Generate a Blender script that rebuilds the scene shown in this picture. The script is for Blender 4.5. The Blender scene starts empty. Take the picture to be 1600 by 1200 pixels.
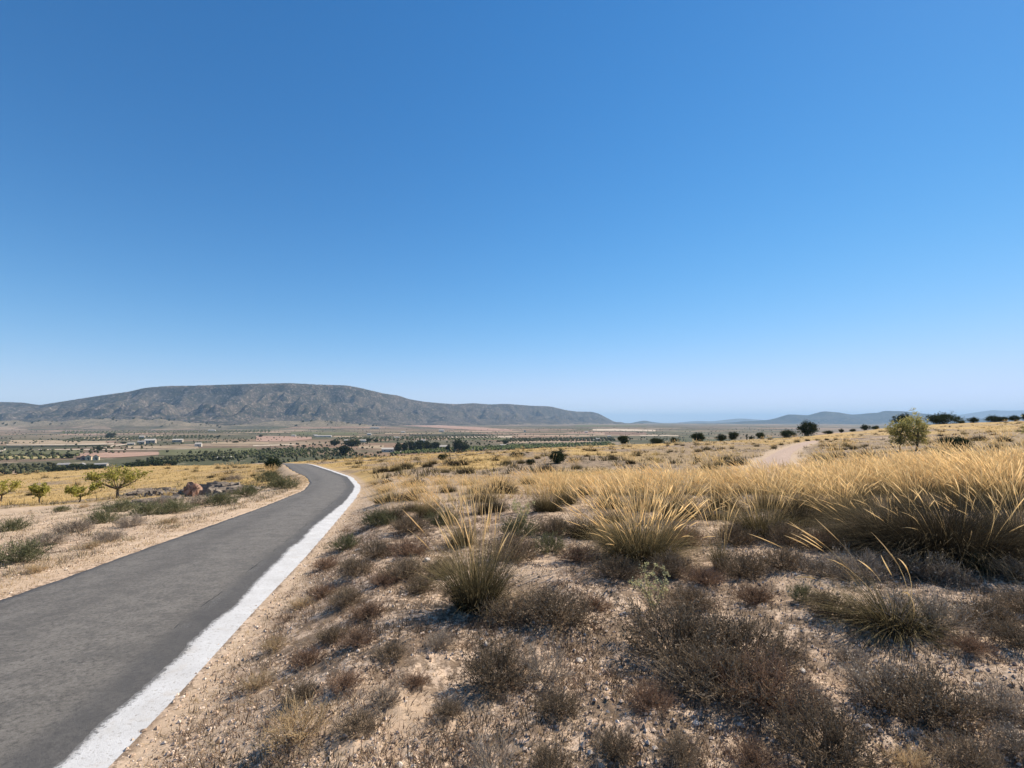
import bpy, math, random
import numpy as np
from mathutils import Vector

# ------------------------------------------------------------------ camera, sky, sun, exposure
sc = bpy.context.scene
COL = sc.collection
EYE = 1.6
FPX = 750.0                       # focal length in pixels of a 1600 px wide picture
PITCH = math.atan(55 / 750)
cam = bpy.data.cameras.new('camera')
camo = bpy.data.objects.new('camera', cam)
COL.objects.link(camo)
cam.sensor_width = 36
cam.lens = 36 * FPX / 1600
cam.clip_start = 0.05
cam.clip_end = 200000
camo.location = (0, 0, EYE)
camo.rotation_euler = (math.pi / 2 + PITCH, 0, 0)
sc.camera = camo

SUN_EL, SUN_AZ = math.radians(43), math.radians(52)
w = bpy.data.worlds.new('World')
sc.world = w
w.use_nodes = True
wn = w.node_tree
sky = wn.nodes.new('ShaderNodeTexSky')
sky.sky_type = 'NISHITA'
sky.sun_disc = False
sky.sun_elevation = SUN_EL
sky.sun_rotation = SUN_AZ
sky.altitude = 1800
sky.air_density = 1.0
sky.dust_density = 0.05
sky.ozone_density = 3.0
hs = wn.nodes.new('ShaderNodeHueSaturation')
hs.inputs['Saturation'].default_value = 1.28
wn.links.new(sky.outputs[0], hs.inputs['Color'])
bg = wn.nodes['Background']
# soft shoulder: c / sqrt(1 + (c / k)^2) keeps the low sky from washing out
def _vm(op, a, b=None):
    m = wn.nodes.new('ShaderNodeVectorMath'); m.operation = op
    for s, v in ((m.inputs[0], a), (m.inputs[1], b)):
        if v is None: continue
        if isinstance(v, tuple): s.default_value = v
        else: wn.links.new(v, s)
    return m.outputs[0]
KS = 5.2
_q = _vm('MULTIPLY', hs.outputs[0], (1 / (KS * .84), 1 / (KS * .98), 1 / (KS * 1.45)))
_q = _vm('ADD', _vm('MULTIPLY', _q, _q), (1.0, 1.0, 1.0))
_pw = wn.nodes.new('ShaderNodeVectorMath'); _pw.operation = 'POWER'
wn.links.new(_q, _pw.inputs[0]); _pw.inputs[1].default_value = (-.5, -.5, -.5)
wn.links.new(_vm('MULTIPLY', hs.outputs[0], _pw.outputs[0]), bg.inputs[0])
bg.inputs[1].default_value = 0.128

sl = bpy.data.lights.new('sun', 'SUN')
slo = bpy.data.objects.new('sun', sl)
COL.objects.link(slo)
sl.energy = 5.0
sl.angle = math.radians(0.53)
sl.color = (1.0, 0.905, 0.755)
sd = Vector((math.sin(SUN_AZ) * math.cos(SUN_EL), math.cos(SUN_AZ) * math.cos(SUN_EL), math.sin(SUN_EL)))
slo.rotation_euler = sd.to_track_quat('Z', 'Y').to_euler()

sc.view_settings.view_transform = 'Standard'
sc.view_settings.look = 'None'
sc.view_settings.exposure = 0.50
sc.view_settings.gamma = 1.0
sc.view_settings.use_curve_mapping = False
sc.cycles.use_denoising = True
sc.cycles.max_bounces = 6
sc.cycles.diffuse_bounces = 3
sc.cycles.transmission_bounces = 4
sc.cycles.volume_bounces = 2

rng = np.random.default_rng(7)
random.seed(7)

# ------------------------------------------------------------------ noise
def _hash(ix, iy, seed):
    h = (ix.astype(np.int64) * 374761393 + iy.astype(np.int64) * 668265263 + seed * 1442695041) & 0x7fffffff
    h = ((h ^ (h >> 13)) * 1274126177) & 0x7fffffff
    h = ((h ^ (h >> 15)) * 1103515245) & 0x7fffffff
    return (h ^ (h >> 16)) & 0x7fffffff

def perlin(x, y, seed=0):
    x = np.asarray(x, float); y = np.asarray(y, float)
    ix = np.floor(x); iy = np.floor(y)
    fx = x - ix; fy = y - iy
    ix = ix.astype(np.int64); iy = iy.astype(np.int64)
    def g(ox, oy):
        a = _hash(ix + ox, iy + oy, seed) / 0x7fffffff * 2 * np.pi
        return np.cos(a) * (fx - ox) + np.sin(a) * (fy - oy)
    sx = fx * fx * fx * (fx * (fx * 6 - 15) + 10); sy = fy * fy * fy * (fy * (fy * 6 - 15) + 10)
    a = g(0, 0) * (1 - sx) + g(1, 0) * sx
    b = g(0, 1) * (1 - sx) + g(1, 1) * sx
    return (a * (1 - sy) + b * sy) * 1.4

def fbm(x, y, seed=0, oct=4, gain=0.5):
    s = 0; a = 1.0; f = 1.0; t = 0
    for o in range(oct):
        s = s + a * perlin(np.asarray(x) * f + o * 17.3, np.asarray(y) * f - o * 9.1, seed + o)
        t += a; a *= gain; f *= 2.03
    return s / t

def ss(a, b, x):
    t = np.clip((x - a) / (b - a), 0, 1)
    return t * t * (3 - 2 * t)

# ------------------------------------------------------------------ terrain
PXS = np.array([0, 200, 470, 700, 900, 1100, 1250, 1450, 1600.])
US = (PXS - 800) / FPX
DS = np.array([0, 10, 20, 40, 70, 100, 140, 180.])
DEP = np.array([
    [1.6, 2.6, 4.0, 7.1, 9.6, 12.4, 16.2, 21],
    [1.6, 2.45, 3.7, 6.6, 8.9, 11.0, 13.6, 18],
    [1.6, 2.3, 3.05, 4.5, 6.5, 8.8, 12.2, 16],
    [1.6, 2.1, 2.7, 3.8, 5.6, 7.4, 9.8, 13],
    [1.6, 2.05, 2.5, 3.6, 4.9, 6.2, 8.0, 10],
    [1.6, 2.0, 2.4, 3.4, 4.4, 5.2, 6.7, 8.4],
    [1.6, 1.95, 2.3, 3.5, 4.3, 4.9, 5.6, 6.7],
    [1.6, 1.85, 2.1, 2.6, 3.2, 3.2, 2.3, 1.5],
    [1.6, 1.8, 1.95, 2.3, 2.6, 2.2, 1.3, 0.6]])
RC = np.array([138, 138, 104, 142, 168, 180, 185, 180, 180.])
GX0, GY0, GS = -420, -60, 2.0
GNX, GNY = 421, 241
gx = GX0 + GS * np.arange(GNX); gy = GY0 + GS * np.arange(GNY)
XX, YY = np.meshgrid(gx, gy, indexing='ij')
yf = np.maximum(YY, 4.0)
uu = np.clip(XX / yf, US[0], US[-1])
iu = np.clip(np.searchsorted(US, uu) - 1, 0, len(US) - 2)
tu = (uu - US[iu]) / (US[iu + 1] - US[iu])
yd = np.clip(YY, 0, 179.99)
idd = np.clip(np.searchsorted(DS, yd, side='right') - 1, 0, len(DS) - 2)
td = (yd - DS[idd]) / (DS[idd + 1] - DS[idd])
tab = ((DEP[iu, idd] * (1 - td) + DEP[iu, idd + 1] * td) * (1 - tu) + (DEP[iu + 1, idd] * (1 - td) + DEP[iu + 1, idd + 1] * td) * tu)
tab = tab - 0.05 * (XX - uu * yf) * ss(0, 60, YY) + 0.05 * np.maximum(YY - 180, 0)
plane = 1.6 - 0.05 * XX + 0.0435 * YY
wn_ = ss(4, 16, YY)
TAB = plane * (1 - wn_) + tab * wn_
for _ in range(4):
    P = np.pad(TAB, 2, mode='edge')
    TAB = (P[0:-4, 2:-2] + P[1:-3, 2:-2] + P[2:-2, 2:-2] + P[3:-1, 2:-2] + P[4:, 2:-2]) / 5
    P = np.pad(TAB, 2, mode='edge')
    TAB = (P[2:-2, 0:-4] + P[2:-2, 1:-3] + P[2:-2, 2:-2] + P[2:-2, 3:-1] + P[2:-2, 4:]) / 5

def near_depth(x, y):
    fx = np.clip((x - GX0) / GS, 0, GNX - 1.001); fy = np.clip((y - GY0) / GS, 0, GNY - 1.001)
    i = fx.astype(int); j = fy.astype(int); a = fx - i; b = fy - j
    return (TAB[i, j] * (1 - a) + TAB[i + 1, j] * a) * (1 - b) + (TAB[i, j + 1] * (1 - a) + TAB[i + 1, j + 1] * a) * b

RY = np.array([-60, -20, -5, 0, 3, 4, 5.2, 6.1, 8.3, 12, 19.2, 25.2, 34.8, 47, 66.6, 81.6, 100, 130, 170])
RR = np.array([2, -.2, -1.5, -1.86, -2.33, -2.56, -2.85, -3.06, -3.52, -4.4, -6.14, -7.76, -11.4, -17.4, -27.3, -35, -46, -66, -94])
LY = np.array([-60, -20, -5, 0, 6.35, 8, 10, 15.9, 23.2, 28.6, 35.6, 47, 66.6, 81.6, 100, 130, 170])
LX = np.array([-1.7, -4, -5.3, -5.85, -6.58, -6.88, -7.29, -8.37, -10.0, -11.95, -15.2, -21.4, -31.3, -39, -50, -70.2, -98.3])
_ty = np.arange(-60, 170, .25)
def _sm(a, n):
    k = np.ones(n) / n
    return np.convolve(np.pad(a, n // 2, mode='edge'), k, mode='valid')[:len(a)]
_rt = np.interp(_ty, RY, RR); _lt = np.interp(_ty, LY, LX)
_rt = _sm(_sm(_rt, 9), 7); _lt = _sm(_sm(_lt, 9), 7)
def road_edges(y):
    return np.interp(y, _ty, _lt), np.interp(y, _ty, _rt)
_slope = np.gradient((_lt + _rt) / 2, _ty)
def road_cos(y):
    s = np.interp(y, _ty, _slope)
    return 1 / np.sqrt(1 + s * s)
def road_v(x, y):
    """signed metres outside the road edge: positive right of it / left of it, negative on it"""
    l, r = road_edges(y)
    c = road_cos(y)
    return (x - r) * c, (l - x) * c
def road_z(y, x=None):
    dd = 1.9 + 0.065 * y
    l, r = road_edges(y)
    nd = near_depth((l + r) / 2, y)
    k = ss(60, 90, y)
    return EYE - (dd * (1 - k) + nd * k)

VR = np.array([0, 450, 1000, 2000, 5000, 12000, 20000, 60000.])
VD = np.array([46, 52, 60, 68, 80, 108, 165, 470.])
BUMPS = [(-4350, 3900, 700, 260, 62), (-3350, 4000, 520, 240, 78), (-2750, 3950, 330, 180, 52), (-1950, 4300, 560, 230, 62), (-1550, 4150, 350, 180, 30),
         (-4700, 5200, 900, 300, 90)]
def valley_z(x, y):
    R = np.hypot(x, y)
    z = EYE - np.interp(R, VR, VD)
    z = z + 5 * fbm(x / 900, y / 900, 31, 3) * ss(600, 3000, R)
    for bx, by, sx, sy, h in BUMPS:
        z = z + h * np.exp(-((x - bx) / sx) ** 2 - ((y - by) / sy) ** 2) * (1 + .35 * fbm(x / 160, y / 160, 33, 3))
    return z

TRK_PX = [(1196, 745), (1205, 728), (1213, 718), (1224, 706), (1243, 697), (1272, 690), (1315, 686.2), (1380, 684)]
TRK = None
def gz(x, y, fine=True):
    x = np.asarray(x, float); y = np.asarray(y, float)
    R = np.hypot(x, y)
    u = np.clip(x / np.maximum(y, 1e-3), US[0], US[-1])
    rc = np.where(y > 0, np.interp(u, US, RC), 180)
    q = np.where(y > 0, R / np.sqrt(1 + u * u), R)
    nd = near_depth(x, y)
    z = EYE - nd
    und = 0.28 * fbm(x / 14, y / 14, 3, 3) * ss(14, 45, R) + 0.5 * fbm(x / 45, y / 45, 5, 2) * ss(50, 120, R)
    z = z + und * (1 - ss(0.8, 1.0, q / rc) * 0.5)
    if fine:
        amp = 1 - ss(30, 60, R)
        mound = 0.10 * fbm(x / 1.3, y / 1.3, 11, 3)
        fn = 0.040 * fbm(x / .20, y / .20, 12, 4, .6) + 0.020 * np.abs(perlin(x / .075, y / .075, 14)) * (1 + fbm(x / .8, y / .8, 15, 2))
        vr, vl = road_v(x, y)
        off = ss(0.0, 0.9, np.maximum(vr, vl))
        z = z + (mound * off + fn * ss(0, .25, np.maximum(vr, vl))) * amp
    # road bed
    vr, vl = road_v(x, y)
    v = np.maximum(vr, vl)
    k = 1 - ss(0.05, 1.5, v)
    k = np.where((y > -58) & (y < 125), k, 0)
    z = z * (1 - k) + (road_z(y) + 0.022 - 0.05 * ss(.0, -.35, v)) * k
    if TRK is not None:
        k2 = (1 - ss(1.2, 2.6, track_dist(x, y)))
        z = z * (1 - k2) + (EYE - nd - .05) * k2
    m = ss(0, 1, (q - rc) / 260)
    m = np.where(y > 0, m, ss(0, 1, (R - 200) / 500))
    return z * (1 - m) + valley_z(x, y) * m

def raydir(px, py):
    u = (px - 800) / FPX; v = (600 - py) / FPX
    return u, math.cos(PITCH) - v * math.sin(PITCH), math.sin(PITCH) + v * math.cos(PITCH)
_ts = np.concatenate([np.geomspace(1.5, 30, 500), np.geomspace(30, 9000, 1500)])
_tf = np.geomspace(200, 9000, 420)
def at(px, py, tmin=1.5):
    """the point of the ground seen at a pixel of the 1600 x 1200 photograph"""
    u, a, b = raydir(px, py)
    t = _ts[_ts > tmin] if tmin < 200 else _tf[_tf > tmin]
    z = gz(u * t, a * t, fine=False)
    h = EYE + b * t - z
    k = np.argmax(h < 0) if (h < 0).any() else len(t) - 1
    if k > 0 and h[k] < 0:
        f = h[k - 1] / (h[k - 1] - h[k]); tt = t[k - 1] + f * (t[k] - t[k - 1])
    else:
        tt = t[k]
    return float(u * tt), float(a * tt)

TRK_W = [at(*p) for p in TRK_PX]
_tp = np.array(TRK_W)
def _catmull(P, n=12):
    P = np.array(P, float); Q = np.vstack([2 * P[0] - P[1], P, 2 * P[-1] - P[-2]])
    out = []
    for i in range(1, len(Q) - 2):
        for t in np.linspace(0, 1, n, endpoint=False):
            out.append(.5 * ((2 * Q[i]) + (-Q[i - 1] + Q[i + 1]) * t + (2 * Q[i - 1] - 5 * Q[i] + 4 * Q[i + 1] - Q[i + 2]) * t * t + (-Q[i - 1] + 3 * Q[i] - 3 * Q[i + 1] + Q[i + 2]) * t ** 3))
    out.append(Q[-2])
    return np.array(out)
TRKL = _catmull(_tp, 14)
def track_dist(x, y):
    x = np.asarray(x, float); y = np.asarray(y, float)
    d = np.full(x.shape, 1e6)
    m = (x > TRKL[:, 0].min() - 6) & (x < TRKL[:, 0].max() + 6) & (y > TRKL[:, 1].min() - 6) & (y < TRKL[:, 1].max() + 6)
    if m.any():
        xs, ys = x[m], y[m]
        dd = np.full(xs.shape, 1e6)
        for i in range(len(TRKL) - 1):
            ax, ay = TRKL[i]; bx, by = TRKL[i + 1] - TRKL[i]
            t = np.clip(((xs - ax) * bx + (ys - ay) * by) / (bx * bx + by * by + 1e-9), 0, 1)
            dd = np.minimum(dd, np.hypot(xs - ax - t * bx, ys - ay - t * by))
        d[m] = dd
    return d
TRK = True

# ------------------------------------------------------------------ mesh helpers
def mesh(name, V, F, mats, attr=None, mi=None, smooth=True, extra=None):
    """V (n,3), F list of (k,m) int arrays (all faces of one array have m corners)"""
    me = bpy.data.meshes.new(name)
    V = np.asarray(V, np.float32)
    Fs = [np.asarray(f, np.int32) for f in (F if isinstance(F, list) else [F]) if len(f)]
    nl = sum(f.size for f in Fs); nf = sum(len(f) for f in Fs)
    me.vertices.add(len(V)); me.vertices.foreach_set('co', V.ravel())
    me.loops.add(nl); me.loops.foreach_set('vertex_index', np.concatenate([f.ravel() for f in Fs]))
    me.polygons.add(nf)
    tot = np.concatenate([np.full(len(f), f.shape[1], np.int32) for f in Fs])
    st = np.concatenate([[0], np.cumsum(tot)[:-1]]).astype(np.int32)
    me.polygons.foreach_set('loop_start', st)
    try:
        me.polygons.foreach_set('loop_total', tot)
    except Exception:
        pass
    if mi is not None:
        me.polygons.foreach_set('material_index', np.asarray(mi, np.int32))
    me.polygons.foreach_set('use_smooth', np.full(nf, smooth, bool))
    for m in (mats if isinstance(mats, (list, tuple)) else [mats]):
        me.materials.append(m)
    if attr is not None:
        a = me.attributes.new('zone', 'FLOAT_COLOR', 'POINT')
        A = np.ones((len(V), 4), np.float32); A[:, :attr.shape[1]] = attr
        a.data.foreach_set('color', A.ravel())
    if extra is not None:
        a = me.attributes.new('hill', 'FLOAT', 'POINT'); a.data.foreach_set('value', np.asarray(extra, np.float32).ravel())
    me.update(calc_edges=True)
    me.validate(verbose=False)
    return me

def obj(name, me, parent=None, loc=None, kind=None, label=None, cat=None, group=None):
    o = bpy.data.objects.new(name, me)
    COL.objects.link(o)
    if parent is not None: o.parent = parent
    if loc is not None: o.location = loc
    if kind: o['kind'] = kind
    if label: o['label'] = label
    if cat: o['category'] = cat
    if group: o['group'] = group
    return o

def thing(name, label, cat, loc, rz=0, s=1.0, group=None):
    o = bpy.data.objects.new(name, None)
    COL.objects.link(o)
    o.empty_display_size = 0.1
    o.location = loc; o.rotation_euler = (0, 0, rz)
    o.scale = (s, s, s) if not isinstance(s, (tuple, list)) else s
    o['label'] = label; o['category'] = cat
    if group: o['group'] = group
    return o

def place(name, parts, label, cat, x, y, rz=None, s=1.0, group=None, sink=0.0, tilt=True):
    """parts: [(part name, mesh)], shared by every copy"""
    z = float(gz(x, y)) - sink
    if rz is None: rz = random.uniform(-.4, .4)
    o = thing(name, label, cat, (x, y, z), rz, s, group)
    for pn, me in parts:
        obj(pn, me, o, kind='stuff' if pn in ('leaf_clump', 'stalks', 'seed_heads', 'twigs', 'leaves') else None)
    return o

def single(name, me, label, cat, x, y, rz=0, s=1.0, group=None, sink=0.0):
    o = obj(name, me, None, (x, y, float(gz(x, y)) - sink), None, label, cat, group)
    o.rotation_euler = (0, 0, rz); o.scale = (s, s, s) if not isinstance(s, (tuple, list)) else s
    return o

# ------------------------------------------------------------------ material helpers
class NT:
    def __init__(self, name, rough=0.9):
        self.m = bpy.data.materials.new(name); self.m.use_nodes = True
        self.t = self.m.node_tree; self.t.nodes.clear()
        self.out = self.n('ShaderNodeOutputMaterial')
    def n(self, typ, **kw):
        nd = self.t.nodes.new(typ)
        for k, v in kw.items():
            if k.startswith('i_'):
                nd.inputs[k[2:].replace('_', ' ')].default_value = v
            else: setattr(nd, k, v)
        return nd
    def l(self, a, b): self.t.links.new(a, b)
    def pos(self): return self.n('ShaderNodeNewGeometry').outputs['Position']
    def noise(self, scale, detail=4, rough=.55, vec=None, dist=0.0):
        nd = self.n('ShaderNodeTexNoise'); nd.inputs['Scale'].default_value = scale
        nd.inputs['Detail'].default_value = detail; nd.inputs['Roughness'].default_value = rough
        nd.inputs['Distortion'].default_value = dist
        if vec is not None: self.l(vec, nd.inputs['Vector'])
        return nd.outputs[0]
    def ramp(self, fac, stops, interp='LINEAR'):
        r = self.n('ShaderNodeValToRGB'); r.color_ramp.interpolation = interp
        e = r.color_ramp.elements
        while len(e) < len(stops): e.new(0.5)
        for k, (p, c) in enumerate(stops):
            e[k].position = p
            e[k].color = (c[0], c[1], c[2], 1) if isinstance(c, (tuple, list)) else (c, c, c, 1)
        self.l(fac, r.inputs[0]); return r.outputs[0]
    def mix(self, fac, a, b, mode='MIX'):
        m = self.n('ShaderNodeMix', data_type='RGBA', blend_type=mode)
        for s, v in ((m.inputs[0], fac), (m.inputs[6], a), (m.inputs[7], b)):
            if hasattr(v, 'is_linked') or hasattr(v, 'links'): self.l(v, s)
            elif isinstance(v, (int, float)) and s.type == 'VALUE': s.default_value = v
            else:
                if isinstance(v, (int, float)): v = (v, v, v)
                s.default_value = (*v[:3], 1)
        return m.outputs[2]
    def math(self, op, a, b=None, clamp=False):
        m = self.n('ShaderNodeMath', operation=op, use_clamp=clamp)
        for s, v in ((m.inputs[0], a), (m.inputs[1], b)):
            if v is None: continue
            if isinstance(v, (int, float)): s.default_value = v
            else: self.l(v, s)
        return m.outputs[0]
    def attr(self, name='zone'):
        a = self.n('ShaderNodeAttribute', attribute_name=name)
        s = self.n('ShaderNodeSeparateColor'); self.l(a.outputs['Color'], s.inputs[0])
        return s.outputs[0], s.outputs[1], s.outputs[2]
    def bump(self, h, dist=.01, strength=1.0):
        b = self.n('ShaderNodeBump'); b.inputs['Distance'].default_value = dist
        b.inputs['Strength'].default_value = strength; self.l(h, b.inputs['Height']); return b.outputs[0]
    def bsdf(self, col, rough=.9, normal=None, spec=.15):
        p = self.n('ShaderNodeBsdfPrincipled'); p.inputs['Roughness'].default_value = rough
        p.inputs['Specular IOR Level'].default_value = spec
        if isinstance(col, (tuple, list)): p.inputs['Base Color'].default_value = (*col, 1)
        else: self.l(col, p.inputs['Base Color'])
        if normal is not None: self.l(normal, p.inputs['Normal'])
        self.l(p.outputs[0], self.out.inputs[0]); return self.m
    def leaf(self, col, trans=.35, tcol=None):
        d = self.n('ShaderNodeBsdfDiffuse'); t = self.n('ShaderNodeBsdfTranslucent'); mx = self.n('ShaderNodeMixShader')
        self.l(col, d.inputs[0]); self.l(tcol if tcol is not None else col, t.inputs[0])
        mx.inputs[0].default_value = trans
        self.l(d.outputs[0], mx.inputs[1]); self.l(t.outputs[0], mx.inputs[2]); self.l(mx.outputs[0], self.out.inputs[0])
        return self.m

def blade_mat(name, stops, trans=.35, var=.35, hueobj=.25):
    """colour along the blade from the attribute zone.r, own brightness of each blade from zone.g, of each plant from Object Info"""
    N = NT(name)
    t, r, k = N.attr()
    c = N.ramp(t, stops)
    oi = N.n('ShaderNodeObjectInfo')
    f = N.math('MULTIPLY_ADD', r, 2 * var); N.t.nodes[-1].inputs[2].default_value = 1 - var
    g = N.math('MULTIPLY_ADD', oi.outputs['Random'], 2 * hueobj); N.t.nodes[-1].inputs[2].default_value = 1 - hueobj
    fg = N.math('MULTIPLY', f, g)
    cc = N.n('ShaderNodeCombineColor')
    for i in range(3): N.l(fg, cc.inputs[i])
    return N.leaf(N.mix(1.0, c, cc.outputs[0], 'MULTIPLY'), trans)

# ------------------------------------------------------------------ materials
def ground_material():
    N = NT('dry_ground')
    P = N.pos()
    gold, val, bare = N.attr()
    # near soil: pale pinkish marl with darker crumbs, grey crust and litter
    n1 = N.noise(1.1, 4, .6, P); n2 = N.noise(9, 5, .65, P); n3 = N.noise(55, 4, .7, P); n4 = N.noise(170, 3, .7, P)
    soil = N.ramp(n1, [(.3, (.47, .325, .225)), (.5, (.58, .42, .295)), (.7, (.67, .505, .37))])
    soil = N.mix(N.ramp(n2, [(.38, 0.0), (.62, .55)]), soil, (.66, .52, .39))
    dark = N.ramp(n3, [(.40, 1.0), (.52, 0.0)])
    soil = N.mix(N.math('MULTIPLY', dark, .22), soil, (.30, .21, .14))
    lit = N.ramp(n4, [(.36, .4), (.44, 0.0)])
    soil = N.mix(lit, soil, (.27, .19, .13))
    cov = N.ramp(N.noise(3.2, 5, .75, P), [(.46, .8), (.53, 0.0)])
    blot = N.math('MULTIPLY', N.ramp(N.noise(13, 5, .75, P), [(.46, .9), (.51, 0.0)]), N.ramp(N.noise(1.4, 3, .6, P), [(.42, 1.0), (.70, .45)]))
    soil = N.mix(blot, soil, (.15, .105, .07))
    soil = N.mix(N.math('MULTIPLY', cov, N.math('SUBTRACT', 1.0, bare)), soil, (.15, .105, .07))
    # mid slope
    g1 = N.noise(.35, 5, .65, P); g2 = N.noise(2.2, 4, .7, P)
    slope = N.ramp(g2, [(.3, (.13, .095, .065)), (.5, (.26, .19, .125)), (.68, (.42, .31, .21))])
    goldc = N.ramp(g1, [(.3, (.36, .23, .09)), (.6, (.54, .36, .14)), (.8, (.60, .43, .20))])
    geo = N.n('ShaderNodeNewGeometry'); sep = N.n('ShaderNodeVectorMath', operation='LENGTH'); N.l(geo.outputs['Position'], sep.inputs[0])
    far = N.ramp(N.math('MULTIPLY', sep.outputs['Value'], 1 / 60.), [(.2, 0.0), (.7, 1.0)])
    base = N.mix(far, soil, slope)
    base = N.mix(gold, base, goldc)
    sand = N.mix(N.ramp(n3, [(.35, .5), (.55, 0.0)]), N.ramp(g2, [(.3, (.46, .33, .225)), (.7, (.60, .455, .32))]), (.34, .25, .17))
    base = N.mix(N.math('MULTIPLY', bare, .85), base, sand)
    # valley fields: parcels with their own colour, tree rows as fine mottling
    mp = N.n('ShaderNodeMapping'); N.l(P, mp.inputs[0]); mp.inputs['Scale'].default_value = (1 / 330, 1 / 230, 0.0)
    mp.inputs['Rotation'].default_value = (0, 0, .35)
    wob = N.n('ShaderNodeTexNoise'); wob.inputs['Scale'].default_value = 1.3; N.l(mp.outputs[0], wob.inputs['Vector'])
    va = N.n('ShaderNodeVectorMath', operation='MULTIPLY_ADD'); N.l(wob.outputs['Color'], va.inputs[0]); va.inputs[1].default_value = (.35, .35, 0); N.l(mp.outputs[0], va.inputs[2])
    vo = N.n('ShaderNodeTexVoronoi', voronoi_dimensions='2D', distance='CHEBYCHEV'); vo.inputs['Scale'].default_value = 1.0; N.l(va.outputs[0], vo.inputs['Vector'])
    sc1 = N.n('ShaderNodeSeparateColor'); N.l(vo.outputs['Color'], sc1.inputs[0])
    field = N.ramp(sc1.outputs[0], [(0.0, (.10, .10, .055)), (.14, (.15, .13, .08)), (.3, (.32, .215, .145)), (.42, (.115, .11, .06)), (.53, (.45, .33, .235)), (.63, (.22, .16, .11)), (.75, (.14, .125, .075)), (.84, (.40, .265, .195)), (.93, (.25, .195, .125))], 'CONSTANT')
    field = N.mix(1.0, field, (.84, .80, .78), 'MULTIPLY')
    mp2 = N.n('ShaderNodeMapping'); N.l(P, mp2.inputs[0]); mp2.inputs['Scale'].default_value = (1 / 1500, 1 / 800, 0)
    big = N.noise(1.0, 4, .6, mp2.outputs[0])
    field = N.mix(N.ramp(big, [(.40, .55), (.5, 0.0), (.53, 0.0), (.66, .5)]), field, N.ramp(big, [(.49, (.10, .105, .055)), (.51, (.40, .29, .21))]))
    dots = N.ramp(N.noise(.11, 3, .7, P), [(.42, 1.0), (.52, 0.0)])
    scr = N.ramp(N.noise(.012, 4, .7, P), [(.45, 0.0), (.6, .8)])
    field = N.mix(N.math('MULTIPLY', dots, scr), field, (.055, .058, .034))
    pal = N.ramp(N.noise(.02, 4, .75, P), [(.60, 0.0), (.66, .45)])
    field = N.mix(pal, field, (.50, .40, .29))
    field = N.mix(N.math('MULTIPLY', N.math('MULTIPLY', bare, val), N.ramp(N.noise(.014, 4, .7, P), [(.36, .95), (.60, .25)])), field, (.062, .060, .040))
    col = N.mix(val, base, field)
    ha = N.n('ShaderNodeAttribute', attribute_name='hill').outputs['Fac']
    hc = N.ramp(N.noise(.02, 4, .7, P), [(.35, (.17, .135, .09)), (.6, (.30, .235, .155))])
    hc = N.mix(N.math('MULTIPLY', dots, N.ramp(N.noise(.006, 3, .6, P), [(.36, .3), (.55, 1.0)])), hc, (.04, .042, .026))
    col = N.mix(N.ramp(ha, [(.45, 0.0), (.7, 1.0)]), col, hc)
    h = N.math('ADD', N.math('MULTIPLY', n3, .8), N.math('MULTIPLY', n4, .5))
    nb = N.bump(h, .010, .6)
    return N.bsdf(col, .95, nb, .08)

def hill_mask(x, y):
    m = 0
    for bx, by, sx, sy, h in BUMPS:
        m = m + np.exp(-((x - bx) / sx) ** 2 - ((y - by) / sy) ** 2)
    return m

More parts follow.
